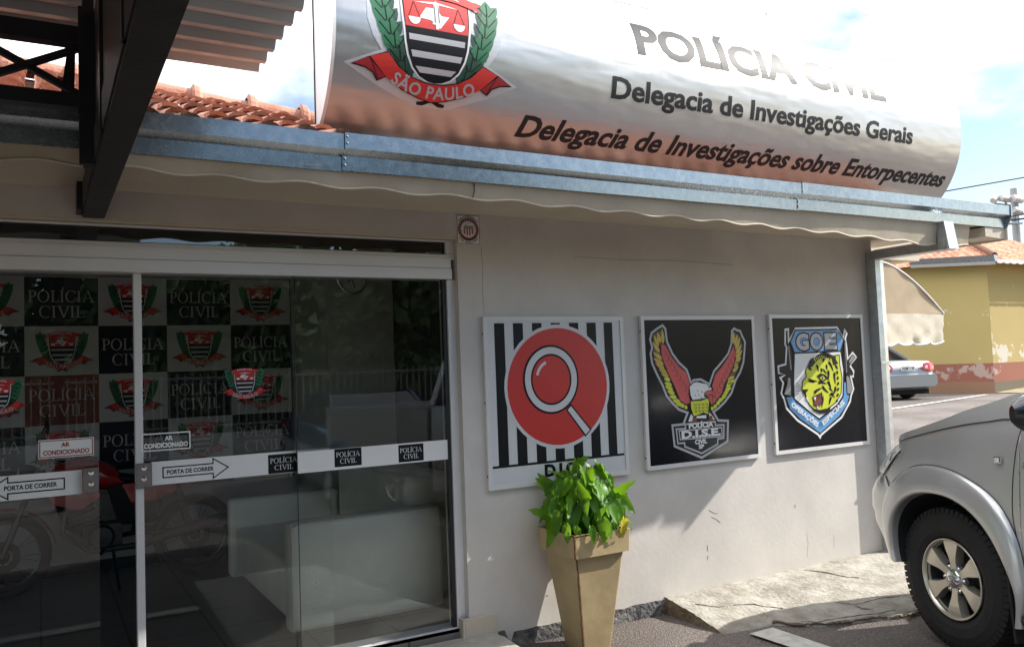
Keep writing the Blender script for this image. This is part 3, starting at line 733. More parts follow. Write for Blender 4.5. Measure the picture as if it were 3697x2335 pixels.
# side eave slab over the awning door
m = MB().use('trim_paint'); m.box(8.9, 10.0, 2.3, 3.3, 2.69, 2.97); m.use('wall_paint'); m.box(6.2, 9.2, 2.35, 7, -.2, 3.6); m.build('annexe', parent=B)

# ---- entrance glazing: transom and header, then the sliding leaves as things of their own
DY = .06
F = thing('door_frame', 'white aluminium door surround with narrow tinted transom window above the sliding doors', 'door frame', (0, DY, 0))
f = MB().use('alu_frame'); zt0, zt1 = KZ(2.165, DY), KZ(2.262, DY)
xr = 2.165; xl = -3.5
f.box(xl, xr, DY - .02, DY + .05, zt1 - .012, 2.272); f.box(xl, xr, DY - .02, DY + .05, zt0 - .018, zt0 + .012); f.box(xr - .055, xr, DY - .021, DY + .05, zt0 + .0125, zt1 - .0125)
f.build('transom_frame', parent=F, bevel=.003)
f = MB().use('transom_glass'); f.box(xl, xr - .056, DY + .005, DY + .011, zt0 + .012, zt1 - .012); f.build('transom_pane', parent=F)
f = MB().use('gasket'); f.box(xl, xr - .056, DY - .004, DY + .012, zt1 - .018, zt1 - .0122); f.box(xl, xr - .056, DY - .004, DY + .012, zt0 + .0122, zt0 + .017); f.box(xr - .062, xr - .0555, DY - .004, DY + .012, zt0 + .0175, zt1 - .0185)
f.build('gasket', parent=F)
f = MB().use('alu_frame'); zh0, zh1 = KZ(2.03, DY), KZ(2.152, DY); zm = KZ(2.093, DY)
f.box(xl, 2.135, DY - .035, DY + .09, zm + .0015, zh1); f.box(xl, 2.14, DY - .037, DY + .09, zh0, zm - .0010); f.use('gasket'); f.box(xl, 2.13, DY - .025, DY + .08, zm - .0015, zm + .0010)
f.build('header', parent=F)
f = MB().use('alu_frame'); f.box(2.112, 2.165, DY - .018, DY + .1, -.02, zh0 - .001); f.build('jamb', parent=F, bevel=.003)
f = MB().use('gasket'); f.box(2.09, 2.1115, DY - .004, DY + .03, .0, zh0 - .001); f.build('gasket', parent=F)
f = MB().use('alu_frame'); f.box(xl, 2.112, DY - .03, DY + .10, -.02, .003); f.build('threshold', parent=F)

def bandart(A, x0, x1, z0, z1): A.rect(x0, z0, x1, z1, 'band_white', 1)
def arrow(A, x0, x1, zc, h, left):
    """block arrow outline with PORTA DE CORRER inside"""
    hd = .075; s = -1 if left else 1
    a, b = (x1, x0) if left else (x0, x1)
    pts = [(a, zc + h / 2), (b - s * hd, zc + h / 2), (b - s * hd, zc + h), (b, zc), (b - s * hd, zc - h), (b - s * hd, zc - h / 2), (a, zc - h / 2)]
    A.stroke(pts, .006, 'black', 2, True)
    A.text('PORTA DE CORRER', x0 + (.06 if left else .018), zc - .011, .022, (x1 - x0) - .09, 'black', 2, .03)
def black_plaque(A, cx, zc, w_=.155, h_=.098):
    A.rect(cx - w_ / 2, zc - h_ / 2, cx + w_ / 2, zc + h_ / 2, 'black', 2)
    plaque_text(A, cx, zc, w_ * .88, h_, 'white', 3, .27, .04, -.33)
def flat(y): return lambda a, b, l: (a, y - .0007 * l, b)
def leaf_pane(name, label, x0, x1, y, gl, left_label=None):
    T = thing(name, label, 'door', ((x0 + x1) / 2, y, 0))
    m = MB().use(gl); m.box(x0, x1, y, y + .008, .006, zh0 + .01); m.build('pane', parent=T)
    return T
YS = .10   # sliding leaves run behind the fixed pane
def S(x): return KX(x, YS)
def SZ(z): return KZ(z, YS)
T = leaf_pane('sliding_door', 'left sliding glass leaf with red framed air conditioning sticker and arrow pointing left', -1.35, S(.243), YS, 'door_glass')
A = Art(); bandart(A, -1.35, S(.172), SZ(.985), SZ(1.096)); arrow(A, S(-.20), S(.098), SZ(1.04), .05, True); A.build('safety_band', flat(YS - .001), T)
A = Art(); x0, x1, z0, z1 = S(-.006), S(.222), SZ(1.160), SZ(1.246)
A.rect(x0, z0, x1, z1, 'band_white', 1); A.frame(x0 + .004, z0 + .004, x1 - .004, z1 - .004, .004, 'dark_red', 2)
A.text('AR', (x0 + x1) / 2 - .004, (z0 + z1) / 2 + .006, .021, .036, 'dark_red', 2, .035, center=True); A.text('CONDICIONADO', (x0 + x1) / 2, (z0 + z1) / 2 - .029, .022, .195, 'dark_red', 2, .035, center=True)
A.build('sticker', flat(YS - .001), T)
EM = sp_emblem(True, 'dark_red', True); EM0 = sp_emblem(False, fine=False)
A = Art(); A.merge(EM0, lambda a, b: (S(-.165) + a * .245, SZ(1.372) + b * .25), 1); A.build('crest_sticker', flat(YS - .001), T)
def handle(T, x0, x1):
    m = MB().use('clear_plastic'); z0, z1 = SZ(.986), SZ(1.106)
    m.box(x0, x1, YS - .035, YS - .022, z0, z1); m.box(x0 + .004, x0 + .016, YS - .022, YS - .0005, z0 + .004, z1 - .004); m.box(x1 - .016, x1 - .004, YS - .022, YS - .0005, z0 + .004, z1 - .004)
    h = m.build('handle', parent=T, bevel=.004)
    m = MB().use('chrome')
    for z in (z0 + .045, z1 - .025): m.lathe([(.0, -.003), (.012, -.002), (.013, 0)], ((x0 + x1) / 2, YS - .0355, z), 'y', 14)
    m.build('screw', parent=h)
handle(T, S(.175), S(.241))
T = leaf_pane('sliding_door', 'middle sliding glass leaf with white edge stile, crest sticker and arrow pointing right', S(.403), S(1.362), YS, 'inner_glass')
m = MB().use('alu_white'); m.box(S(.400), S(.436), YS - .02, YS + .03, .004, zh0 + .005); m.build('stile', parent=T, bevel=.003)
A = Art(); bandart(A, S(.472), S(1.362), SZ(.992), SZ(1.105)); arrow(A, S(.524), S(.832), SZ(1.049), .05, False); black_plaque(A, S(1.113), SZ(1.043), .165, .1); A.build('safety_band', flat(YS - .001), T)
A = Art(); x0, x1, z0, z1 = S(.426), S(.651), SZ(1.158), SZ(1.245)
A.frame(x0, z0, x1, z1, .0065, 'band_white', 1)
A.text('AR', (x0 + x1) / 2 + .012, (z0 + z1) / 2 + .005, .023, .038, 'band_white', 1, .06, center=True); A.text('CONDICIONADO', (x0 + x1) / 2, (z0 + z1) / 2 - .03, .025, .205, 'band_white', 1, .06, center=True)
A.build('sticker', flat(YS - .021), T)
A = Art(); A.merge(EM0, lambda a, b: (S(.922) + a * .245, SZ(1.388) + b * .25), 1); A.build('crest_sticker', flat(YS - .001), T)
handle(T, S(.400), S(.472))
T = leaf_pane('fixed_glass_panel', 'fixed glass panel beside the wall corner, white band with two black police plaques', KX(1.186, DY), 2.112, DY, 'inner_glass')
m = MB().use('gasket'); m.box(KX(1.184, DY), KX(1.186, DY), DY - .001, DY + .009, .004, zh0); m.build('edge', parent=T)
A = Art(); bandart(A, KX(1.187, DY), 2.110, KZ(.982, DY), KZ(1.095, DY)); black_plaque(A, KX(1.463, DY), KZ(1.045, DY)); black_plaque(A, KX(1.833, DY), KZ(1.038, DY)); A.build('safety_band', flat(DY - .001), T)

# ================================================================== INSIDE THE LOBBY
bn = thing('backdrop_banner', 'large checkered press backdrop with crests behind the glass doors', 'banner', (.9, 3.06, .6))
A = Art(); cw, ch = .517, .39; zt = 2.35
A.rect(-1.65, .62, 1.972, 2.36, 'banner_grey', 0)
for c in range(-3, 4):
    x0 = -.099 + c * cw
    for r in range(5):
        z1 = zt - r * ch; z0 = max(.62, z1 - ch)
        if (c + r) % 2 == 0:
            A.rect(x0, z0, x0 + cw, z1, 'brown_red' if (c == 0 and r == 2) else 'navy', 1)  # one cell coloured maroon for a red reflection on the glass
            if z1 - z0 > .3: plaque_text(A, x0 + cw / 2, (z0 + z1) / 2, cw * .90, ch, 'silver_ink', 2)
        elif z1 - z0 > .3:
            A.merge(EM0, lambda a, b, x0=x0, z0=z0: (x0 + cw / 2 + a * .45, z0 + .045 + b * .46), 2)
A.build('banner_cloth', lambda a, b, l: (a, 3.07 - .0008 * l, b), bn)
m = MB().use('steel_black'); m.box(-1.66, 1.98, 3.0715, 3.0765, .615, 2.365); m.build('banner_backing', parent=bn)

T = thing('sofa', 'off-white leather sofa standing sideways behind the glass', 'sofa', (1.75, 1.3, 0))
def cushion(name, x0, x1, y0, y1, z0, z1, bv=.035):
    m = MB().use('leather'); m.box(x0, x1, y0, y1, z0, z1); return m.build(name, parent=T, bevel=bv, smooth=True)
cushion('armrest', 1.235, 2.20, .40, .54, .03, .655); cushion('armrest', 1.215, 2.05, 2.0, 2.13, .03, .60)
cushion('backrest', 2.02, 2.36, .56, 1.98, .03, .84, .06); cushion('seat', 1.25, 2.0, .56, 1.98, .08, .40, .03)
m = MB().use('trim_paint'); m.tube([(1.243, .397, .05), (1.243, .397, .63)], .005, 6); m.tube([(1.243, .397, .63), (1.30, .397, .652), (2.15, .397, .652)], .004, 6); m.build('piping', parent=T)

T = thing('wall_clock', 'round silver wall clock half hidden by the door header', 'clock', (2.25, 2.14, 2.26))
m = MB().use('chrome'); m.lathe([(.125, 0), (.132, -.02), (.125, -.045), (.112, -.045), (.110, -.03)], (2.235, 2.145, 2.275), 'y', 36); m.build('rim', parent=T, smooth=True)
m = MB().use('white'); m.lathe([(.111, -.028), (.0, -.029)], (2.235, 2.145, 2.275), 'y', 36); m.build('dial', parent=T)
m = MB().use('black'); m.bar((2.235, 2.113, 2.275), (2.26, 2.113, 2.20), .006, .002, (0, 1, 0)); m.bar((2.235, 2.112, 2.275), (2.20, 2.112, 2.25), .008, .002, (0, 1, 0)); m.build('hand', parent=T)

def make_motorcycle(name, label, loc, rz):
    """small street bike, local x towards the front"""
    T = thing(name, label, 'motorcycle', loc, rz, local=True)
    def wheel(cx):
        m = MB().use('rubber'); m.lathe([(.235, -.03), (.255, -.055), (.290, -.045), (.305, 0), (.290, .045), (.255, .055), (.235, .03), (.235, -.03)], (cx, 0, .302), 'y', 36); wl = m.build('tyre', parent=T, smooth=True)
        m = MB().use('moto_metal'); m.lathe([(.236, -.028), (.222, -.02), (.222, .02), (.236, .028)], (cx, 0, .302), 'y', 36); m.lathe([(.03, -.06), (.045, -.05), (.045, .05), (.03, .06)], (cx, 0, .302), 'y', 14)
        m.lathe([(.11, .045), (.06, .047), (.06, .05), (.11, .048)], (cx, 0, .302), 'y', 20)
        for k in range(18):
            a = k * math.pi / 9; b = a + (.28 if k % 2 else -.28); s_ = .03 if k % 4 < 2 else -.03
            m.tube([(cx + .04 * math.cos(a), s_, .302 + .04 * math.sin(a)), (cx + .224 * math.cos(b), 0, .302 + .224 * math.sin(b))], .0016, 4)
        m.build('rim', parent=wl)
    wheel(.64); wheel(-.64)
    m = MB().use('moto_metal')
    for s_ in (-1, 1): m.tube([(.64, s_ * .075, .302), (.53, s_ * .075, .60), (.42, s_ * .07, .90)], [.022, .02, .016], 10)
    m.build('fork', parent=T, smooth=True)
    m = MB().use('moto_red')
    rows = [[(.64 + .335 * math.cos(R(a)) * (1 if a < 120 else 1), .055 * b * (1 - abs(a - 95) / 260), .302 + .335 * math.sin(R(a)) - .02 * b * b) for b in (-1, -.6, 0, .6, 1)] for a in range(20, 175, 10)]
    m.grid(rows); m.build('front_fender', parent=T, smooth=True)
    m = MB().use('moto_red')
    st = [(.36, .04, .74, .84), (.32, .085, .72, .90), (.20, .125, .70, .955), (.05, .13, .70, .945), (-.08, .10, .70, .87), (-.14, .06, .70, .79)]
    m.grid([[(x, w_ * math.cos(R(a)), (z0 + z1) / 2 + (z1 - z0) / 2 * math.sin(R(a))) for a in range(0, 360, 30)] for x, w_, z0, z1 in st], True); m.build('fuel_tank', parent=T, smooth=True)
    m = MB().use('black'); st = [(-.08, .08, .76, .83), (-.2, .12, .74, .80), (-.45, .125, .75, .82), (-.68, .10, .80, .86), (-.78, .06, .83, .87)]
    m.grid([[(x, w_ * math.cos(R(a)), (z0 + z1) / 2 + (z1 - z0) / 2 * math.sin(R(a))) for a in range(0, 360, 30)] for x, w_, z0, z1 in st], True); m.build('seat', parent=T, smooth=True)
    m = MB().use('moto_red')
    for s_ in (-1, 1): m.grid([[(-.12, s_ * .10, .60), (-.12, s_ * .11, .74)], [(-.35, s_ * .12, .60), (-.35, s_ * .13, .75)], [(-.62, s_ * .09, .70), (-.62, s_ * .10, .79)], [(-.85, s_ * .04, .80), (-.85, s_ * .045, .85)]])
    m.build('side_cover', parent=T)
    m = MB().use('black'); m.tube([(.40, 0, .88), (.33, 0, .72), (.24, 0, .46), (.05, 0, .33), (-.2, 0, .36), (-.25, 0, .62)], .022, 8); m.tube([(.36, 0, .80), (-.1, 0, .70), (-.75, 0, .80)], .02, 8)
    m.tube([(-.22, .09, .38), (-.64, .09, .302)], .02, 8); m.tube([(-.22, -.09, .38), (-.64, -.09, .302)], .02, 8); m.tube([(-.5, .1, .72), (-.62, .1, .32)], .024, 10); m.tube([(-.5, -.1, .72), (-.62, -.1, .32)], .024, 10); m.build('frame', parent=T, smooth=True)
    m = MB().use('moto_metal'); m.box(-.12, .14, -.10, .10, .30, .46); m.hexa([(.02, -.06, .44), (.17, -.06, .40), (.17, .06, .40), (.02, .06, .44), (.12, -.07, .68), (.27, -.07, .60), (.27, .07, .60), (.12, .07, .68)])
    for k in range(6): t = k / 6; m.hexa([(.02 + .1 * t - .02, -.085, .46 + .22 * t), (.17 + .1 * t + .02, -.085, .42 + .19 * t), (.17 + .1 * t + .02, .085, .42 + .19 * t), (.02 + .1 * t - .02, .085, .46 + .22 * t), (.02 + .1 * t - .02, -.085, .47 + .22 * t), (.17 + .1 * t + .02, -.085, .43 + .19 * t), (.17 + .1 * t + .02, .085, .43 + .19 * t), (.02 + .1 * t - .02, .085, .47 + .22 * t)])
    for s_ in (-1, 1): m.lathe([(.0, s_ * .135), (.075, s_ * .13), (.09, s_ * .10)], (.02, 0, .37), 'y', 20)
    m.build('engine', parent=T, bevel=.006)
    m = MB().use('moto_metal'); m.tube([(.25, .04, .58), (.27, .07, .42), (.10, .13, .28), (-.25, .15, .29), (-.5, .16, .36), (-.95, .17, .44)], [.018, .018, .02, .024, .042, .045], 10); m.build('exhaust', parent=T, smooth=True)
    m = MB().use('black'); m.tube([(.36, -.36, 1.0), (.42, -.2, .99), (.43, 0, .94), (.42, .2, .99), (.36, .36, 1.0)], .014, 8)
    for s_ in (-1, 1): m.tube([(.39, s_ * .26, 1.0), (.40, s_ * .30, 1.12), (.37, s_ * .36, 1.19)], .006, 6); m.lathe([(.0, -.012), (.05, -.008), (.055, 0), (.05, .01), (.0, .012)], (.36, s_ * .38, 1.21), 'x', 14)
    m.build('handlebar', parent=T, smooth=True)
    m = MB().use('black'); m.lathe([(.0, -.10), (.06, -.08), (.085, 0), (.08, .02)], (.52, 0, .86), 'x', 18); h = m.build('headlight', parent=T, smooth=True)
    m = MB().use('lamp_lens'); m.lathe([(.079, .015), (.05, .03), (.0, .035)], (.52, 0, .86), 'x', 18); m.build('lens', parent=h, smooth=True)
    m = MB().use('black')
    m.hexa([(-.36, -.10, .44), (-.10, -.10, .44), (-.10, .10, .44), (-.36, .10, .44), (-.42, -.11, .74), (-.02, -.11, .74), (-.02, .11, .74), (-.42, .11, .74)]); m.build('battery_box', parent=T, bevel=.015)
    for s_ in (-1, 1):
        m = MB().use('moto_red'); m.prism([(.30, .86), (.40, .78), (.34, .64), (.16, .58), (.02, .66), (.04, .76)], lambda a, b, d, s_=s_: (a, s_ * d, b), .10, .125); m.build('tank_shroud', parent=T, bevel=.006)
    m = MB().use('tail_red'); m.box(-.90, -.84, -.05, .05, .80, .86); m.build('tail_light', parent=T, bevel=.01)
    m = MB().use('black'); m.tube([(-.05, .12, .30), (-.08, .30, .02)], .010, 6); m.build('side_stand', parent=T)
    for s_ in (-1, 1): m = MB().use('black'); m.tube([(.0, s_ * .12, .29), (.03, s_ * .22, .27)], .012, 6); m.build('foot_peg', parent=T)
    return T
make_motorcycle('motorcycle', 'dark red motorcycle parked inside the lobby behind the glass', (.41, 2.55, 0.0), R(180))

# ================================================================== SIGNS ON THE WALL
# traced outlines, millimetres from each panel's centre
EAGLE = {'halo':[(-336,451),(-313,428),(-304,339),(-261,256),(-207,194),(-141,143),(-124,101),(-107,51),(-81,69),(-16,71),(63,33),(110,123),(187,183),(254,243),(290,313),(302,407),(325,424),(356,410),(383,406),(401,366),(426,326),(415,255),(399,176),(362,107),(315,54),(266,-38),(199,-97),(134,-139),(86,-160),(128,-223),(221,-231),(206,-375),(-41,-469),(-280,-371),(-291,-230),(-194,-229),(-150,-153),(-226,-126),(-282,-79),(-327,-32),(-360,44),(-403,119),(-441,194),(-451,260),(-435,304),(-450,356),(-434,400),(-385,429)],
    'fl':[(-342,429),(-339,324),(-386,407),(-362,332),(-420,389),(-378,310),(-432,341),(-371,266),(-432,271),(-354,221),(-430,230),(-342,183),(-417,200),(-335,150),(-387,155),(-317,127),(-370,125),(-304,104),(-348,91),(-291,78),(-345,61),(-279,40),(-342,39),(-271,10),(-324,5),(-258,-17),(-308,-33),(-241,-44),(-281,-64),(-213,-71),(-253,-88),(-195,-91),(-215,-105),(-176,-99),(-177,-122),(-152,-108)],
    'fr':[(318,403),(306,313),(354,383),(321,297),(380,363),(324,265),(392,311),(322,226),(394,267),(325,202),(380,216),(313,171),(351,186),(305,140),(349,150),(287,117),(306,81),(236,57),(310,54),(229,34),(282,35),(217,11),(269,1),(205,-16),(241,-25),(187,-42),(223,-48),(170,-64),(190,-73),(137,-86),(157,-94),(115,-108),(125,-116),(88,-129),(93,-137),(62,-135)],
    'rl':[(-362,325),(-325,317),(-272,234),(-208,164),(-152,129),(-113,33),(-136,-19),(-126,-87),(-166,-92),(-213,-67),(-256,32),(-299,108),(-333,183),(-358,243)],
    'rr':[(305,297),(323,249),(308,179),(254,95),(197,27),(172,-33),(106,-92),(69,-109),(37,-50),(100,-30),(83,24),(119,100),(185,152),(252,220)],
    'head':[(-129,26),(-87,54),(-57,57),(-17,48),(33,38),(72,13),(81,-6),(19,-15),(2,-44),(26,-57),(-25,-66),(-105,-69),(-123,-35)],
    'beak':[(3,-25),(40,-8),(91,-14),(107,-46),(88,-56),(79,-37),(27,-49)],
    'body':[(-125,-72),(-25,-73),(37,-58),(50,-81),(34,-179),(-11,-161),(-52,-174),(-102,-182),(-123,-125)],
    'eye':[(37,23),(62,14),(59,4)],
    't1':[(-121,-162),(-102,-179),(-114,-215),(-149,-213)],
    't2':[(45,-161),(69,-181),(98,-214),(47,-214)],
    't3':[(-72,-180),(18,-178),(17,-201),(-73,-195)],
    'sh2':[(-179,-230),(-176,-260),(-259,-257),(-250,-355),(-192,-356),(-189,-382),(-39,-439),(112,-387),(114,-352),(171,-349),(178,-257),(100,-256),(97,-229)],
    'box':[(-235,-271),(156,-275),(157,-336),(-229,-331)],
    'tx':[(-147,-262),(79,-262),(-224,-324),(147,-327),(-99,-373),(16,-374),(-67,-405),(-15,-405),(-145,-232),(-221,-279)],
    'inner':[(-513,482),(481,491),(476,-491),(-514,-497)]}
TIGER = {'halo':[(-246,411),(218,416),(282,328),(309,394),(330,366),(309,328),(320,258),(324,164),(387,213),(425,177),(343,117),(385,69),(376,26),(347,31),(373,-71),(339,-124),(324,-169),(215,-286),(-31,-406),(-43,-424),(-63,-400),(-280,-278),(-388,-183),(-411,-109),(-436,-71),(-409,8),(-438,46),(-368,73),(-450,83),(-452,131),(-373,143),(-353,271),(-367,294),(-358,404),(-326,408),(-328,315)],
    'top':[(-250,394),(217,395),(281,317),(237,234),(-271,232),(-307,311)],
    'white':[(-269,231),(239,228),(261,81),(236,-119),(167,-184),(-42,-278),(-167,-203),(-298,-114),(-292,33)],
    'band':[(-387,-103),(-324,-98),(-290,-144),(-168,-218),(-43,-293),(95,-233),(228,-141),(256,-16),(285,-17),(288,-113),(316,-123),(281,-190),(182,-276),(-40,-390),(-247,-272),(-347,-193)],
    'tiger':[(-164,103),(-117,146),(-24,204),(66,221),(154,192),(234,197),(233,120),(253,12),(230,-118),(167,-184),(96,-218),(48,-261),(-104,-229),(-155,-189),(-192,-120),(-231,-66),(-215,0),(-169,36),(-177,73)],
    'mouth':[(-107,-132),(-6,-103),(-6,-175),(-48,-214),(-101,-199)],
    'nose':[(-226,-66),(-156,-66),(-191,-98),(-182,-128),(-207,-104)],
    'jaw':[(-165,-188),(-119,-221),(-50,-240),(50,-231),(97,-211),(70,-270),(-41,-270),(-105,-244)],
    'stripes':[(-140,132),(-70,190),(-73,145),(20,210),(16,157),(110,208),(86,194),(128,154),(105,155),(154,61),(154,61),(167,-46),(99,79),(80,-12),(80,-12),(113,-82),(-42,129),(-25,68),(-39,23),(29,51),(26,5),(-39,31),(-161,-2),(-42,-7),(-42,-7),(67,-34),(-1,-54),(83,-111),(-104,-94),(9,-62),(128,-106),(81,-134),(14,-130),(-16,-227),(103,-135),(75,-209),(177,-62),(126,-136),(-142,102),(-100,85),(11,97),(8,59),(69,125),(77,79),(-128,11),(-87,-20)],
    'ear':[(136,185),(187,187),(193,122),(158,115)],
    'teeth':[(-107,-135),(-87,-163),(-76,-130),(-75,-212),(-58,-202),(-51,-232),(-193,-135),(-164,-173),(-171,-121)],
    'gunL':[(-348,397),(-332,397),(-340,301),(-315,285),(-306,196),(-305,70),(-324,-98),(-350,-97),(-416,-83),(-373,7),(-417,38),(-379,66),(-445,86),(-445,127),(-368,139),(-343,256),(-356,294)],
    'stockL':[(-360,43),(-334,42),(-339,-90),(-409,-76),(-368,-1)],
    'gunR':[(290,313),(308,312),(311,149),(380,202),(419,177),(349,121),(329,94),(378,53),(371,34),(324,40),(361,-70),(334,-112),(289,-106),(290,41),(261,104)],
    'stockR':[(293,33),(323,24),(356,-70),(329,-108),(294,-106)],
    'magR':[(373,194),(413,177),(344,129),(334,148)],
    'tx':[(-254,251),(-119,248),(-98,247),(46,248),(68,247),(204,246),(-245,366),(-350,-167),(-69,-332),(-11,-334),(257,-177),(-321,-135)],
    'inner':[(-527,488),(489,499),(487,-490),(-525,-493)]}
for _d in (EAGLE, TIGER):
    for k in _d: _d[k] = [(a / 1000, b / 1000) for a, b in _d[k]]
PT = .026
def panel(label, cx, cz, w_, h_, face):
    T = thing('wall_sign', label, 'sign', (cx, -.01, cz - h_ / 2), group='framed emblem signs on the station wall')
    m = MB().use('alu_white'); fw = .027
    m.box(cx - w_ / 2, cx + w_ / 2, -PT, -.002, cz - h_ / 2, cz - h_ / 2 + fw); m.box(cx - w_ / 2, cx + w_ / 2, -PT, -.002, cz + h_ / 2 - fw, cz + h_ / 2)
    m.box(cx - w_ / 2, cx - w_ / 2 + fw, -PT, -.002, cz - h_ / 2 + fw, cz + h_ / 2 - fw); m.box(cx + w_ / 2 - fw, cx + w_ / 2, -PT, -.002, cz - h_ / 2 + fw, cz + h_ / 2 - fw)
    m.use('gasket')
    for z in (cz + h_ * .4, cz, cz - h_ * .42): m.lathe([(.007, 0), (.005, -.002), (.0, -.0025)], (cx - w_ / 2, -.013, z), 'x', 8)
    m.build('frame', parent=T)
    m = MB().use(face); m.box(cx - w_ / 2 + fw, cx + w_ / 2 - fw, -PT + .006, -.004, cz - h_ / 2 + fw, cz + h_ / 2 - fw); m.build('face', parent=T)
    return T, (lambda a, b, l: (cx + a, -PT + .0055 - .0006 * l, cz + b))
mat('sign_white', (0.62, 0.62, 0.63), 0.4, var=0.02, bump=0.10, bscale=5)
mat('sign_black', (0.006, 0.0065, 0.010), 0.22, var=0.1, spec=0.13, bump=0.05, bscale=4)
# D.I.C.
T, fn = panel('striped black and white sign with a red disc, leftmost of the three wall signs', 2.835, 1.292, 1.045, 1.035, 'sign_white')
A = Art()
for x0, x1 in ((-.447, -.377), (-.316, -.246), (-.18, -.11), (-.043, .026), (.095, .166), (.231, .303), (.366, .434)): A.rect(x0, -.378, x1, .478, 'black', 1)
A.rect(-.49, -.391, .488, -.377, 'black', 1)
A.ell(0, .08, .392, .388, 'sign_white', 2); A.ell(0, .08, .371, .366, 'red', 3)
# plain magnifying glass on the disc
A.poly([(.045, -.07), (.085, -.035), (.235, -.205), (.185, -.25)], 'black', 4); A.poly([(.058, -.072), (.084, -.049), (.222, -.207), (.188, -.235)], 'sign_white', 5)
A.ell(-.055, .125, .205, .215, 'black', 6); A.ring(-.055, .125, .192, .202, .042, 'sign_white', 7); A.ell(-.055, .125, .138, .148, 'red', 7)
A.ring(-.055, .125, .115, .122, .018, 'sign_white', 8, 20, 110, 165)
A.text('D.I.C.', -.128, -.475, .078, .26, 'black', 2, .05)
A.build('emblem', fn, T)
# eagle
T, fn = panel('black sign with a spread winged eagle above a police shield', 4.03, 1.297, 1.05, 1.03, 'sign_black')
A = Art(); E_ = EAGLE
A.poly(E_['halo'], 'black', 1); A.stroke(E_['halo'], .016, 'silver_ink', 2, True)
mat('feather_shade', (0.09, 0.05, 0.02), 0.45, var=0.1)
for key, s_ in (('fl', 1), ('fr', -1)):
    q = E_[key]; outl = q[0::2]; base = q[1::2]
    A.poly([(a * .985, b) for a, b in outl] + list(reversed(base)), 'feather_shade', 3)
    for i, (t_, b_) in enumerate(zip(outl, base)): A.leaf(b_, t_, .030, 'ochre' if i < len(outl) * .5 else 'lime', 4)
for key in ('rl', 'rr'):
    q = E_[key]; A.poly(q, 'eagle_red', 6); A.stroke(q, .006, 'brown_red', 7, True)
    c = (sum(a for a, b in q) / len(q), sum(b for a, b in q) / len(q)); sg = 1 if key == 'rr' else -1
    for i in range(11):
        t = i / 10; x = sg * (.33 - .24 * t); z = .26 - .34 * t
        A.stroke([(x - sg * .0, z + .02), (x - sg * .012, z), (x - sg * .0, z - .018), (x + sg * .012, z - .02)], .005, 'brown_red', 8)
for k_ in ('t1', 't2', 't3'): A.poly(E_[k_], 'white', 3)
A.poly(E_['body'], 'lime', 9); A.stroke(E_['body'], .007, 'black', 10, True)
for i in range(12): x, z = -.09 + .034 * (i % 4), -.095 - .022 * (i // 4); A.stroke([(x, z), (x + .006, z - .012), (x + .016, z - .012), (x + .02, z)], .004, 'black', 10)
A.poly(E_['head'], 'white', 11); A.stroke(E_['head'], .005, 'black', 12, True); A.poly(E_['eye'], 'black', 12)
for x, z in ((-.06, .0), (-.05, -.03), (-.085, -.03), (-.02, -.01), (-.03, -.05)): A.stroke([(x, z), (x + .008, z - .012)], .005, 'black', 12)
A.poly(E_['beak'], 'eagle_red', 13); A.stroke(E_['beak'], .005, 'brown_red', 14, True); A.stroke([(.02, -.03), (.06, -.038), (.085, -.03)], .005, 'brown_red', 14)
for x in (-.10, .05): A.poly([(x, -.185), (x + .02, -.185), (x + .03, -.225), (x - .02, -.225)], 'brown_red', 5)
A.stroke(E_['sh2'], .012, 'silver_ink', 3, True); A.stroke([(a, b) for a, b in E_['box']], .009, 'silver_ink', 4, True)
A.text('POLÍCIA', -.147, -.264, .038, .226, 'white', 4, .05); A.text('D.I.S.E.', -.215, -.327, .052, .36, 'white', 5, .05); A.text('CIVIL', -.098, -.374, .032, .112, 'white', 4, .05); A.text('SP', -.066, -.407, .03, .05, 'white', 4, .05)
A.build('emblem', fn, T)
# tiger
T, fn = panel('black sign with a roaring yellow tiger in a blue shield between rifles', 5.235, 1.303, 1.05, 1.035, 'sign_black')
A = Art(); E_ = TIGER
for k_ in ('tiger', 'mouth', 'nose', 'jaw', 'teeth', 'ear', 'stripes'): E_[k_] = [(a * .95, b * .95 + .012) for a, b in E_[k_]]
A.stroke(E_['halo'], .017, 'white', 1, True)
A.poly([(a * 1.03, b) for a, b in E_['band']], 'black', 2); A.poly(E_['band'], 'sky_blue', 3)
A.stroke(E_['white'], .03, 'black', 3, True); A.poly(E_['white'], 'white', 4); A.stroke(E_['top'], .022, 'black', 4, True); A.poly(E_['top'], 'sky_blue', 5)
for k_, f_ in (('gunL', 'black'), ('gunR', 'black')): A.poly(E_[k_], f_, 6)
for k_ in ('stockL', 'stockR', 'magR'): A.poly(E_[k_], 'grey_ink', 7)
A.stroke([(-.340, .39), (-.340, .30)], .008, 'grey_ink', 7); A.stroke([(-.335, .28), (-.322, .10)], .012, 'grey_ink', 7); A.stroke([(.30, .30), (.30, .06)], .008, 'grey_ink', 7)
A.poly(E_['tiger'], 'lime', 8); A.stroke(E_['tiger'], .008, 'black', 9, True)
A.poly([(-.15, .10), (-.117, .150), (-.024, .208), (.066, .225), (.15, .195), (.11, .17), (.05, .19), (-.03, .165), (-.09, .12)], 'black', 10)
q = E_['stripes']
for i in range(0, len(q) - 1, 2):
    a, b = Vector(q[i]), Vector(q[i + 1]); d_ = (b - a); n_ = Vector((-d_.y, d_.x)) * (.10 if i % 4 else -.10)
    A.leaf(a, b, .020, 'black', 11); A.leaf(a + n_ * 1.6, (a + b) / 2 + n_ * .3, .013, 'black', 11)
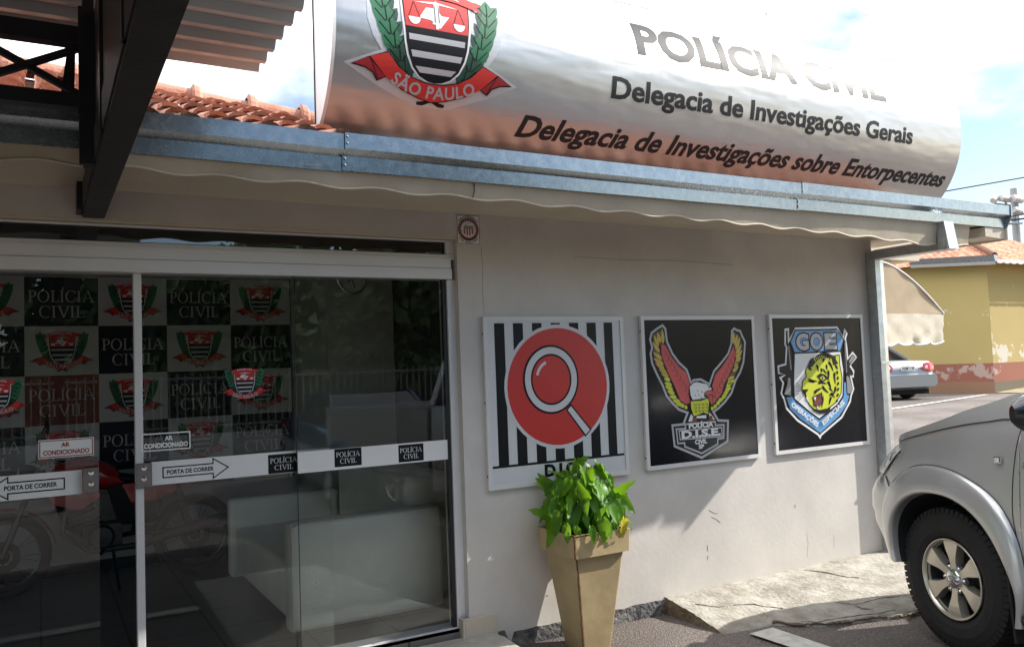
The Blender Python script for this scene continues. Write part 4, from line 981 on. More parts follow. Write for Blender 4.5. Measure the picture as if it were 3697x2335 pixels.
for i in range(9): t = i / 8; A.leaf((.15 + .05 * math.sin(t * 3), .17 - .36 * t), (.205 - .06 * t, .13 - .34 * t), .022, 'black', 11)
for i in range(5): A.leaf((.02 + .02 * i, .10 - .05 * i), (.075 + .018 * i, .05 - .045 * i), .015, 'black', 11)
A.poly([(-.05, .045), (-.01, .065), (.05, .05), (.07, .02), (.04, .005), (.0, .0)], 'black', 12)
for k in range(9): x = -.07 + k * .02; A.stroke([(x, .205 - abs(k - 4) * .006), (x + .018, .180 - abs(k - 4) * .006)], .006, 'lime', 12)
A.poly(E_['jaw'], 'black', 12); A.poly(E_['mouth'], 'brown_red', 13); A.stroke(E_['mouth'], .008, 'black', 14, True); A.poly(E_['nose'], 'black', 13); A.poly(E_['ear'], 'black', 12)
for i in range(0, 9, 3): A.poly(E_['teeth'][i:i + 3], 'white', 15)
A.poly([(-.02, .03), (.02, .045), (.045, .02), (.01, .01)], 'lime', 13); A.ell(.012, .027, .010, .010, 'black', 14, 12)
for k in range(6): A.stroke([(-.21, -.045 - k * .012), (-.25, -.02 - k * .02), (-.285, .01 - k * .032)], .003, 'black', 14)
for k in range(7): A.stroke([(-.10 + k * .018, -.10), (-.115 + k * .02, -.125 - .01 * (k % 2))], .004, 'black', 14)
vs, fs, tw = text2d('GOE', .05)
for ly, m_, ex in ((6, 'black', .012), (7, 'silver_ink', 0)):
    for ch_, x0 in (('G', -.25), ('O', -.095), ('E', .066)):
        v1, f1, w1 = text2d(ch_, .05 + ex * 3); A.raw([(x0 - ex + px * (.135 + 2 * ex) / w1, .247 - ex + py * (.125 + 2 * ex)) for px, py in v1], f1, m_, ly)
for tx_, x0, z0, ang, ln in (('OPERAÇÕES', -.352, -.168, -33, .325), ('ESPECIAIS', -.006, -.336, 31, .30)):
    v1, f1, w1 = text2d(tx_, .04); k_ = ln / w1; ca, sa = math.cos(R(ang)), math.sin(R(ang))
    A.raw([(x0 + px * k_ * ca - py * .042 * sa, z0 + px * k_ * sa + py * .038 * ca) for px, py in v1], f1, 'white', 17)
A.build('emblem', fn, T)
# alarm company plate
T = thing('alarm_plaque', 'small white alarm plate with a round dark red seal beside the door corner', 'sign', (2.245, -.005, 2.24))
m = MB().use('white'); m.box(2.168, 2.322, -.004, -.0005, 2.245, 2.424); m.build('plate', parent=T)
A = Art(); cx, cz = 2.245, 2.336
A.frame(2.170, 2.247, 2.320, 2.422, .003, 'black', 1); A.ring(cx, cz, .069, .069, .018, 'brown_red', 1)
for k in range(16): a = R(-30 + 240 * k / 15); A.ell(cx + .060 * math.cos(a), cz + .060 * math.sin(a), .003, .003, 'white', 2, 6)
A.rect(cx - .031, cz + .004, cx + .031, cz + .022, 'grey_ink', 2)
for k in range(7): x = cx - .031 + k * .0089; A.rect(x, cz - .038 + .004 * abs(k - 3), x + .0089, cz + .004, 'dark_red' if k % 2 == 0 else 'white', 2)
A.stroke([(cx - .05, cz - .012), (cx + .03, cz + .003), (cx + .045, cz + .018)], .004, 'ochre', 3); A.stroke([(cx - .02, cz + .022), (cx - .01, cz + .035), (cx + .02, cz + .045)], .003, 'grey_ink', 2)
A.arctext('PROTEGIDO', cx, cz, .071, -52, 52, .011, 'black', 1, .03); A.arctext('(18) 3822-2687', cx, cz, .083, -50, 50, .010, 'black', 1, .02, inside=True)
A.build('print', lambda a, b, l: (a, -.0045 - .0006 * l, b), T)

# ================================================================== CURVED STEEL SIGN ON THE ROOF
SX0, SX1, SZB, SZT = 1.35, 6.93, 2.84, 3.96
def sgeom(x):
    s_ = .315 - (x - SX0) / (SX1 - SX0) * .085; rr = (.56 ** 2 + s_ * s_) / (2 * s_); return s_, rr, math.asin(.56 / rr)
def spt(x, s, off=0.0):           # s: arc length up from the lower edge
    sg_, rr, a0 = sgeom(x); a = -a0 + s / rr; y = -(math.cos(a) * (rr + off) - (rr - sg_)); return (x, y, 3.40 + (rr + off) * math.sin(a))
T = thing('police_sign', 'large curved stainless steel police sign with state crest on the roof edge', 'sign', (4.1, 0, 2.84))
NS = 44; SL = 1.243; SV = [SL * 1.06 * i / NS for i in range(NS + 1)]
m = MB().use('brushed_steel'); m.grid([[spt(SX0 + (SX1 - SX0) * i / 60, s) for s in SV] for i in range(61)]); m.build('steel_face', parent=T, smooth=True)
m = MB().use('white'); prof = [spt(SX0, s) for s in SV]
m.add([(SX0 - .012, p[1] - .003, p[2]) for p in prof] + [(SX0 - .012, .02, 3.98), (SX0 - .012, .02, 2.82)] + [(SX0 + .006, p[1] - .003, p[2]) for p in prof] + [(SX0 + .006, .02, 3.98), (SX0 + .006, .02, 2.82)],
      [tuple(range(NS + 3)), tuple(reversed(range(NS + 3, 2 * NS + 6)))] + [(i, i + NS + 3, (i + 1) % (NS + 3) + NS + 3, (i + 1) % (NS + 3)) for i in range(NS + 3)])
m.build('end_cap', parent=T)
m = MB().use('white'); prof = [spt(SX1, s, -.004) for s in SV]; m.add([(SX1 - .004, p[1], p[2]) for p in prof] + [(SX1 - .004, .02, 3.98), (SX1 - .004, .02, 2.84)], [tuple(range(NS + 3))]); m.build('end_cap', parent=T)
m = MB().use('galv'); m.box(SX0, SX1, .02, .035, 2.82, 3.98); m.build('back_sheet', parent=T)
m = MB().use('gasket'); m.tube([(SX0 - .013, .022, 2.82), (SX0 - .013, .022, 3.98)], .006, 6); m.build('edge_strip', parent=T)
sfn = lambda a, b, l: spt(a, b, .0012 + .0007 * l)
for line, x0, s0, h_, w_, bo, sh in (('POLÍCIA CIVIL', 3.38, .745, .248, 2.56, .036, 0), ('Delegacia de Investigações Gerais', 3.165, .432, .138, 3.09, .028, 0), ('Delegacia de Investigações sobre Entorpecentes', 2.535, .114, .145, 4.30, .028, .22)):
    tot = text2d(line, bo, sh)[2]; ws = line.split(' ')
    for i, wd_ in enumerate(ws):
        full = text2d(' '.join(ws[:i + 1]), bo, sh)[2]; own = text2d(wd_, bo, sh)[2]
        A = Art(); A.text(wd_, x0 + (full - own) / tot * w_, s0, h_, own / tot * w_, 'letter', 1, bo, sh); A.build('lettering', sfn, T, SV)
mat('crest_ground', (0.55, 0.56, 0.57), 0.35, metal=0.3, var=0.03)
A = Art(); A.merge(sp_emblem(True, 'crest_ground'), lambda a, b: (1.94 + .98 * a, .264 + .98 * b)); A.build('crest', sfn, T, SV)
for i, (x, z) in enumerate(((1.6, 2.72), (4.1, 2.72), (6.3, 2.72))):
    m = MB().use('steel_black'); m.box(x - .02, x + .02, .04, .08, 2.70, 3.9); m.build('post', parent=T)

# ================================================================== CARPORT
T = thing('carport', 'black steel carport with trussed beams and ribbed metal roof over the entrance', 'carport', (.2, -3, G))
m = MB().use('sheet'); yv = -.46; prof = []
while yv > -8.2:
    prof += [(yv, 2.952), (yv - .028, 2.985), (yv - .092, 2.985), (yv - .12, 2.952)]; yv -= .155
m.grid([[(x + (.004 * wob(y, 1, 1, 9) if x > .8 else 0), y, z) for y, z in prof] for x in (-7, -3, 0, .92)]); rs = m.build('roof_sheet', parent=T)
rs.modifiers.new('thickness', 'SOLIDIFY').thickness = .0015
m = MB().use('rust_black'); m.box(.183, .277, -8.1, -.012, 2.288, 2.30); m.box(.183, .195, -8.1, -.012, 2.30, 2.86); m.box(.195, .277, -8.1, -.012, 2.85, 2.86)
m.box(.177, .183, -8.1, -.012, 2.30, 2.42); m.use('steel_black')
for k in range(8): y = -1.5 - k * .8; m.box(.172, .183, y - .03, y, 2.30, 2.93)
m.build('beam', parent=T)
m = MB().use('steel_black'); m.box(.145, .1825, -1.07, -1.02, 2.29, 2.95); m.box(.13, .1825, -1.10, -1.075, 2.29, 2.87); m.build('post', parent=T)
m = MB().use('steel_black'); m.box(.155, .182, -.16, -.01, 2.30, 2.47); m.build('bracket', parent=T)
m = MB().use('steel_black'); m.box(-7, .144, -1.08, -1.02, 2.735, 2.80); m.build('chord', parent=T)
m = MB().use('steel_black'); m.box(-7, .144, -1.08, -1.02, 2.50, 2.552); m.build('chord', parent=T)
for k in range(8):
    x1 = .145 - k * .36; x0 = x1 - .36
    for a, b in (((x0, -1.05, 2.552), (x1, -1.05, 2.735)), ((x0, -1.045, 2.735), (x1, -1.045, 2.552))):
        m = MB().use('steel_black'); m.bar(a, b, .03, .022); m.build('brace', parent=T)
    if k: m = MB().use('steel_black'); m.box(x1 - .02, x1 + .02, -1.075, -1.025, 2.552, 2.735); m.build('post', parent=T)
m = MB().use('steel_black'); m.hexa([(.075, -.60, 2.62), (.13, -.60, 2.62), (.13, -.50, 2.62), (.075, -.50, 2.62), (.11, -.60, 2.90), (.14, -.60, 2.90), (.14, -.50, 2.90), (.11, -.50, 2.90)]); m.build('gusset', parent=T)
for y in (-4.0, -5.4, -6.7, -7.9):
    m = MB().use('steel_black'); m.box(-7, .16, y - .03, y + .03, 2.90, 2.945); m.build('purlin', parent=T)
m = MB().use('steel_black'); m.box(.17, .29, -8.0, -7.88, G, 2.29); m.build('column', parent=T)
m = MB().use('steel_black'); m.box(-6.4, -6.28, -8.0, -7.88, G, 2.9); m.build('column', parent=T)

# ================================================================== POT AND PLANT
T = thing('planter', 'tall tapered beige planter with chipped front edge in front of the wall', 'planter', (2.82, -.25, G))
cx, cy = 2.82, -.25; m = MB().use('pot')
lv = [(.098, G + .004), (.162, .36), (.168, .395), (.196, .402), (.2, .53), (.178, .532), (.176, .49)]
def ring_(h, z, r=.012):
    q = []
    for sx, sy in ((-1, -1), (1, -1), (1, 1), (-1, 1)):
        for k in range(4):
            a = math.atan2(sy, sx) + R(-45 + 30 * k); q.append((cx + sx * (h - r) + r * math.cos(a), cy + sy * (h - r) + r * math.sin(a), z + .002 * wob(sx * k, sy, z, 5)))
    return q
rings = [ring_(h, z) for h, z in lv]
m.grid(rings, True); m.add(rings[0], [tuple(range(16))]); m.build('pot', parent=T, smooth=False)
m = MB().use('soil'); m.add(ring_(.177, .495), [tuple(range(16))]); m.build('soil', parent=T)
m = MB().use('pot_chip')
e = [(interp(z, [(G, .098), (.36, .162), (.395, .168), (.402, .196), (.53, .2)])) for z in [G + i * (.53 - G) / 40 for i in range(41)]]
m.tube([(cx - h + .003 + .003 * wob(i, 1, 1, .7), cy - h + .003 + .003 * wob(i, 4, 1, .7), G + i * (.53 - G) / 40) for i, h in enumerate(e)], [.004 + .004 * abs(wob(i, 9, 2, .6)) for i in range(41)], 5)
m.tube([(cx - .198, cy - .12, .531), (cx - .199, cy - .198, .531), (cx + .02, cy - .199, .531)], [.003, .006, .003], 5); m.build('worn_edge', parent=T)
P = thing('potted_plant', 'leafy green plant with long arrow shaped leaves growing in the planter', 'plant', (2.82, -.25, .5))
lf = MB().use('leaf'); stm = MB().use('leaf'); yl = MB().use('yellow_leaf')
def leaf_blade(m, base, dirv, nrm, ln, wd, curl):
    d = Vector(dirv).normalized(); n = Vector(nrm); n = (n - d * n.dot(d)).normalized(); s_ = d.cross(n)
    prof = [(-.16, .30), (-.06, .62), (.04, .92), (.16, 1), (.34, .86), (.55, .72), (.75, .5), (.9, .24), (1.0, .02)]
    rows = []
    ph = rnd.uniform(0, 6)
    for t, w_ in prof:
        c = base + d * (t * ln) + n * (-curl * t * t * ln)
        k = .10 * math.sin(t * 16 + ph) * wd
        w2 = w_ * wd / 2
        rows.append([c - s_ * w2 + n * (.22 * w2 + k), c - s_ * w2 * .5 + n * (.05 * w2 + k * .5), c - n * .03 * wd * (t < 0), c + s_ * w2 * .5 + n * (.05 * w2 - k * .5), c + s_ * w2 + n * (.22 * w2 - k)])
    rows[0][2] = base + d * (.0 * ln); m.grid(rows)
for i in range(165):
    if i < 9:   # hanging over the rim
        tx = (cx - .27 + .055 * i if i < 4 else cx - .02 + .05 * (i - 4)); ty = cy - .21 - .04 * rnd.random() if i >= 3 else cy - .13 - .02 * i; tz = .56 + .05 * rnd.random() + (.10 if i == 0 else 0)
        dirv = (rnd.uniform(-.15, .2), rnd.uniform(-.2, 0), -1)
    else:
        a = rnd.uniform(0, 6.283); rr = .215 * math.sqrt(rnd.random()); hh = rnd.random() ** .7
        tx = cx + rr * math.cos(a) * 1.05 + .02; ty = cy + rr * math.sin(a) * .95
        tz = .56 + .38 * hh * math.sqrt(max(.05, 1 - (rr / .235) ** 2))
        up_ = rnd.random()
        dirv = (math.cos(a) * .5 + rnd.uniform(-.35, .35), math.sin(a) * .5 + rnd.uniform(-.35, .25), -1 if up_ < .80 else rnd.uniform(.1, .9))
    nrm = (math.cos(i * 2.4) * .6 + (tx - cx) * 3 - .1, -.7 + (ty - cy) * 2, .3 + .5 * math.sin(i * 1.7))
    base = Vector((tx, ty, tz)); ln = rnd.uniform(.075, .165); wd = ln * rnd.uniform(.40, .58)
    leaf_blade(yl if i == 7 else lf, base, dirv, nrm, ln, wd, rnd.uniform(-.1, .45))
    s0 = Vector((cx + (tx - cx) * .25, cy + (ty - cy) * .25, .49)); mid = (s0 + base) / 2 + Vector(((tx - cx) * .25, (ty - cy) * .25, .05))
    stm.tube([s0, mid, base], [.004, .003, .0025], 5, False)
lf.build('leaves', parent=P, smooth=True); stm.build('stems', parent=P, smooth=True); yl.build('yellowed_leaf', parent=P, smooth=True)

# ================================================================== SILVER PICKUP (local: x forward, y outwards on the side we see, z up from the road)
T = thing('pickup_truck', 'silver pickup truck parked nose in with six spoke alloy wheel, seen from its left', 'pickup truck', (4.368, -1.562, -.165), R(74), local=True)
HZ = .165
PLAN = [(.25, 0), (.40, -.006), (.50, -.015), (.58, -.03), (.65, -.05), (.71, -.08), (.77, -.12), (.81, -.165), (.84, -.22), (.87, -.30), (.89, -.40), (.905, -.6), (.91, -.88)]
FAC = [(.1, .72), (.3, .78), (.42, .93), (.5, 1.0), (.66, 1.0), (.72, .95), (.78, .86), (.87, .69), (.95, .46), (1.05, .40), (1.3, .40)]
def fac(z): return interp(z, FAC)
def lat(s, z):
    l = 0.0
    if s > .25: l = interp(.25 + (s - .25) / fac(z), PLAN)
    if z > .95: l -= (z - .95) ** 2 * .9
    return l + .012 * math.sin(max(0, min(1, (z - .2) / .75)) * math.pi) 
def mir(p): return (p[0], -1.76 - p[1], p[2])
def both(fn_):
    for f_ in (lambda p: p, mir): fn_(f_)
def smooth_poly(pts, k=4):
    out = []
    n = len(pts)
    for i in range(n - 1):
        p0, p1, p2, p3 = (Vector(pts[max(i - 1, 0)]), Vector(pts[i]), Vector(pts[i + 1]), Vector(pts[min(i + 2, n - 1)]))
        for j in range(k):
            t = j / k
            out.append(tuple(.5 * ((2 * p1) + (p2 - p0) * t + (2 * p0 - 5 * p1 + 4 * p2 - p3) * t * t + (3 * p1 - p0 - 3 * p2 + p3) * t ** 3)))
    out.append(tuple(pts[-1])); return out
Bc = smooth_poly([(.515, .27), (.545, .36), (.555, .49), (.505, .63), (.40, .755), (.25, .835), (.09, .86), (-.08, .842), (-.25, .785), (-.36, .72), (-.435, .63), (-.485, .52), (-.505, .40), (-.515, .28), (-.49, .12)])
Ac = smooth_poly([(.405, .255), (.425, .34), (.42, .46), (.375, .56), (.295, .64), (.19, .69), (.07, .71), (-.07, .703), (-.19, .665), (-.29, .60), (-.365, .52), (-.42, .43), (-.46, .34), (-.478, .25), (-.46, .12)])
def flare(f_):
    m = MB().use('silver_car'); rows = []
    for (w_, lo_) in ((0, -.004), (.015, .016), (.09, .030), (.28, .040), (.62, .050), (.88, .056), (1.0, .050), (1.02, .03), (1.0, -.10)):
        rows.append([f_((b[0] + (a[0] - b[0]) * w_, lat(b[0] + (a[0] - b[0]) * w_, b[1]) + lo_, b[1] + (a[1] - b[1]) * w_ + HZ)) for a, b in zip(Ac, Bc)])
    m.grid(rows); m.build('wheel_arch_flare', parent=T, smooth=True)
both(flare)
m = MB().use('steel_black'); m.tube([(b[0], lat(b[0], b[1]) + .002, b[1] + HZ) for b in Bc[8:52]], .0028, 5); m.build('panel_gap', parent=T)
Cc = smooth_poly([(.545, .745), (.375, .91), (.40, .957), (.20, 1.016), (.0, 1.066), (-.15, 1.098), (-.30, 1.122), (-.42, 1.140), (-.512, 1.113), (-.468, .888), (-.455, .64), (-.488, .49)], 4)
Bsub = Bc[12:12 + 45]
def fender(f_):
    m = MB().use('silver_car'); rows = []
    for k in range(16):
        t = k / 12
        rows.append([f_((b[0] + (c[0] - b[0]) * t, lat(b[0] + (c[0] - b[0]) * t, b[1] + (c[1] - b[1]) * t) - .003 * (t == 1), b[1] + (c[1] - b[1]) * t + HZ)) for b, c in zip(Bsub, Cc)])
    m.grid(rows); m.build('front_fender', parent=T, smooth=True)
assert len(Bsub) == len(Cc), (len(Bsub), len(Cc))
both(fender)
def lampf(f_):
    m = MB().use('lamp_lens'); top = [(.40, .957), (.50, .935), (.575, .895), (.625, .845), (.65, .79)]; bot = [(.362, .915), (.415, .875), (.465, .83), (.51, .785), (.545, .750)]
    rows = []
    for k in range(5):
        t = k / 4; rows.append([f_((a[0] + (b[0] - a[0]) * t, lat(a[0] + (b[0] - a[0]) * t, a[1] + (b[1] - a[1]) * t) + .012 * math.sin(math.pi * t) - .004, a[1] + (b[1] - a[1]) * t + HZ)) for a, b in zip(top, bot)])
    ex = [f_((s_, interp(.25 + (s_ - .25) / fac(z), PLAN) - dl, z + HZ)) for s_, z, dl in ((.60, .79, .06), (.60, .75, .05), (.62, .78, .3), (.60, .85, .3))]
    m.grid(rows); m.grid([[r[-1] for r in rows], [f_((.63, -.22, .86 + HZ - .03 * k)) for k in range(5)], [f_((.69, -.5, .86 + HZ - .03 * k)) for k in range(5)]])
    h = m.build('headlight', parent=T, smooth=True)
    m = MB().use('steel_black'); m.tube([f_((a[0], lat(*a) + .004, a[1] + HZ)) for a in bot], .004, 6)
    for s_, z in ((.47, .885), (.54, .83)): m.tube([f_((s_ - .03, lat(s_, z) + .006, z + HZ + .02)), f_((s_, lat(s_, z) + .008, z + HZ - .02)), f_((s_ + .01, lat(s_, z) + .008, z + HZ - .04))], .005, 6)
    m.build('lamp_bezel', parent=h)
both(lampf)
m = MB().use('steel_black'); m.tube([(c[0], lat(c[0], c[1]) + .001, c[1] + HZ + .004) for c in Cc[9:30]], .003, 5); m.build('panel_gap', parent=T)
# bumper wraps round the nose
m = MB().use('silver_car'); rows = []
prof = [(.22, -.10), (.245, -.03), (.27, -.006), (.30, .0), (.33, .012), (.45, .020), (.50, .012), (.53, .022), (.62, .018), (.68, .0), (.74, -.02), (.79, -.06)]
def bp_(i, z, o):
    s0, l0 = PLAN[i]; s_ = .25 + (s0 - .25) * fac(z); s1, l1 = PLAN[min(i + 1, len(PLAN) - 1)]; d = Vector((s1 - s0, l1 - l0)) if i < len(PLAN) - 1 else Vector((0, -1)); d.normalize(); nn = Vector((-d.y, d.x))
    return (s_ + nn.x * o, l0 + nn.y * o, z + HZ)
idx = list(range(2, len(PLAN)))
half = [[bp_(i, z, o) for z, o in prof] for i in idx]
m.grid(half + [[mir(p) for p in r] for r in reversed(half[:-1])]); m.build('front_bumper', parent=T, smooth=True)
m = MB().use('steel_black'); m.tube([(.515, lat(.515, .75) + .004, .75 + HZ), (.475, lat(.475, .70) + .006, .70 + HZ), (.44, lat(.44, .65) + .012, .655 + HZ), (.385, .045, .565 + HZ)], .0035, 6); m.build('panel_gap', parent=T)
m = MB().use('steel_black'); m.grid([[(.60 + .03 * abs(j - 3) * -.6 + .05, -.5 - .76 * j / 6, z + HZ) for j in range(7)] for z in (.70, .78, .86)]); m.build('grille', parent=T)
# bonnet
m = MB().use('silver_car'); edge = Cc[8:29]; rows = []
for wv, dz in ((0, 0.0), (.012, .012), (.03, .020), (.10, .034), (.25, .052), (.45, .064), (.70, .072), (.88, .074)):
    rows.append([(c[0] + .16 * (1 - (1 - wv / .88) ** 2) * (1 if i < 6 else max(0, 1 - (i - 6) / 8)) - (.10 * (wv / .88) * (i / 20)), lat(c[0], c[1]) - wv, c[1] + HZ + .22 * dz * (1 if i > 4 else .5 + .12 * i)) for i, c in enumerate(edge)])
m.grid(rows + [[mir(p) for p in r] for r in reversed(rows[:-1])]); m.build('bonnet', parent=T, smooth=True)
m = MB().use('silver_car'); m.grid([[(x, -.88 + y, 1.10 + HZ + .045 * h) for y, h in ((-.32, 0), (-.28, 1), (.28, 1), (.32, 0))] for x in (-.36, -.02)] + [[(.02, -.88 + y, 1.09 + HZ + .02 * h) for y, h in ((-.32, 0), (-.28, 1), (.28, 1), (.32, 0))]]); m.build('bonnet_scoop', parent=T)
m = MB().use('car_glass'); m.box(.0, .03, -1.14, -.62, 1.10 + HZ, 1.13 + HZ); m.build('scoop_opening', parent=T)
m = MB().use('steel_black'); m.hexa([(-.44, -.03, 1.128 + HZ), (-.57, -.03, 1.10 + HZ), (-.57, -.08, 1.10 + HZ), (-.44, -.06, 1.128 + HZ), (-.53, -.035, 1.165 + HZ), (-.62, -.02, 1.21 + HZ), (-.62, -.08, 1.22 + HZ), (-.54, -.06, 1.165 + HZ)]); m.build('mirror_sail', parent=T)
def door(f_, x0, x1, nm):
    m = MB().use('silver_car'); ys = [.13, .25, .4, .52, .62, .76, .9, 1.02, 1.115]; fr = smooth_poly([(-.50, .13), (-.515, .28), (-.508, .40), (-.491, .49), (-.459, .64), (-.459, .76), (-.472, .888), (-.492, 1.0), (-.516, 1.113)]) if x0 is None else [(x0, z) for z in ys]
    rows = [[f_((a + (x1 - a) * k / 4, lat(0, z) - .002, z + HZ)) for a, z in fr] for k in range(5)]
    m.grid(rows); d = m.build('door', parent=T, smooth=True); return d
both(lambda f_: door(f_, None, -1.52, 'door')); both(lambda f_: door(f_, -1.53, -2.35, 'door'))
m = MB().use('steel_black'); m.tube([(a + .004, lat(0, z) + .0005, z + HZ) for a, z in smooth_poly([(-.508, .40), (-.491, .49), (-.459, .64), (-.459, .76), (-.472, .888), (-.492, 1.0), (-.516, 1.113)])], .0026, 6); m.build('panel_gap', parent=T)
m = MB().use('chrome'); m.box(-.405, -.362, .010, .020, .918 + HZ, .955 + HZ); q = m.build('side_marker', parent=T, bevel=.008); m = MB().use('lamp_lens'); m.box(-.398, -.369, .0185, .0225, .925 + HZ, .948 + HZ); m.build('lens', parent=q, bevel=.002)
m = MB().use('chrome'); m.box(-.56, -.542, .010, .016, .90 + HZ, .945 + HZ); m.box(-.585, -.53, .010, .016, .917 + HZ, .926 + HZ); m.build('door_badge', parent=T); m = MB().use('chrome'); m.box(-.59, -.545, .009, .014, .845 + HZ, .87 + HZ); m.build('door_badge', parent=T)
# cabin
cab = [(-.52, 1.12, -.06), (-1.18, 1.585, -.22), (-1.5, 1.62, -.24), (-2.3, 1.61, -.24), (-2.62, 1.13, -.07)]
m = MB().use('silver_car')
for sgn_ in (1,):
    roof = [[(-1.15, -.24, 1.585 + HZ), (-1.15, -.88, 1.61 + HZ), (-1.15, -1.52, 1.585 + HZ)], [(-1.6, -.22, 1.61 + HZ), (-1.6, -.88, 1.645 + HZ), (-1.6, -1.54, 1.61 + HZ)], [(-2.35, -.24, 1.60 + HZ), (-2.35, -.88, 1.625 + HZ), (-2.35, -1.52, 1.60 + HZ)]]
    m.grid(roof)
def pillars(f_):
    for a, b, w_ in (((-.52, -.045, 1.12), (-1.15, -.23, 1.60), .05), ((-1.52, -.03, 1.12), (-1.53, -.225, 1.615), .07), ((-2.35, -.03, 1.12), (-2.33, -.235, 1.60), .08), ((-1.13, -.235, 1.60), (-2.36, -.235, 1.605), .05)):
        m.bar(f_((a[0], a[1], a[2] + HZ)), f_((b[0], b[1], b[2] + HZ)), w_, .04, (0, 1, 0))
both(pillars); m.box(-2.37, -2.33, -1.72, -.04, .3 + HZ, 1.13 + HZ)
m.build('cab', parent=T)
m = MB().use('car_glass'); m.grid([[(-.56, -.08, 1.13 + HZ), (-.48, -.88, 1.15 + HZ), (-.56, -1.68, 1.13 + HZ)], [(-1.15, -.26, 1.60 + HZ), (-1.10, -.88, 1.615 + HZ), (-1.15, -1.50, 1.60 + HZ)]]); m.build('windscreen', parent=T, smooth=True)
def wins(f_):
    for x0, x1 in ((-.66, -1.49), (-1.56, -2.31)):
        m = MB().use('car_glass'); xt = -1.17 if x0 > -1 else x0; m.add([f_((x0, -.04, 1.125 + HZ)), f_((x1, -.04, 1.125 + HZ)), f_((x1, -.228, 1.60 + HZ)), f_((xt, -.228, 1.60 + HZ))], [(0, 1, 2, 3)]); m.build('side_window', parent=T)
both(wins)
m = MB().use('silver_car')
for y in (-.02, -1.74): m.box(-4.35, -2.42, y - .03, y + .02, .35 + HZ, 1.08 + HZ)
m.box(-4.38, -4.34, -1.76, .0, .35 + HZ, 1.08 + HZ); m.box(-2.45, -2.41, -1.74, -.03, .35 + HZ, 1.06 + HZ); m.box(-4.34, -2.46, -1.70, -.06, .55 + HZ, .58 + HZ); m.build('cargo_bed', parent=T)
m = MB().use('well'); m.box(-4.2, .35, -1.50, -.29, .18 + HZ, .52 + HZ); m.box(-.42, .5, -1.40, -.36, .5 + HZ, 1.0 + HZ)
def liner(f_): m.grid([[f_((a[0] * .99, l, a[1] * .99 + HZ)) for a in Ac] for l in (.0, -.34)])
both(liner); m.build('underbody', parent=T)
m = MB().use('rubber')
for y in (-.06, -1.70): m = MB().use('rubber'); m.hexa([(-.44, y - .12, .04 + HZ), (-.455, y - .12, .04 + HZ), (-.455, y + .10, .04 + HZ), (-.44, y + .10, .04 + HZ), (-.41, y - .12, .42 + HZ), (-.425, y - .12, .42 + HZ), (-.425, y + .10, .42 + HZ), (-.41, y + .10, .42 + HZ)]); m.build('mud_flap', parent=T)
m = MB().use('steel_black'); m.tube([(-.52, .03, .17 + HZ), (-.62, .055, .18 + HZ), (-2.2, .055, .18 + HZ), (-2.32, .03, .17 + HZ)], .035, 12); m.build('side_step', parent=T, smooth=True)
m = MB().use('mirror_black')
rows = []
for k in range(9):
    t = k / 8; sx = math.sin(math.pi * (.08 + .84 * t)); rows.append([(-.765 - .07 * sx * math.cos(R(a)) , .04 + .24 * t, 1.20 + HZ + .095 * sx ** .6 * math.sin(R(a))) for a in range(0, 360, 30)])
m.grid(rows, True); m.add(rows[-1], [tuple(range(12))]); m.build('wing_mirror', parent=T, smooth=True)
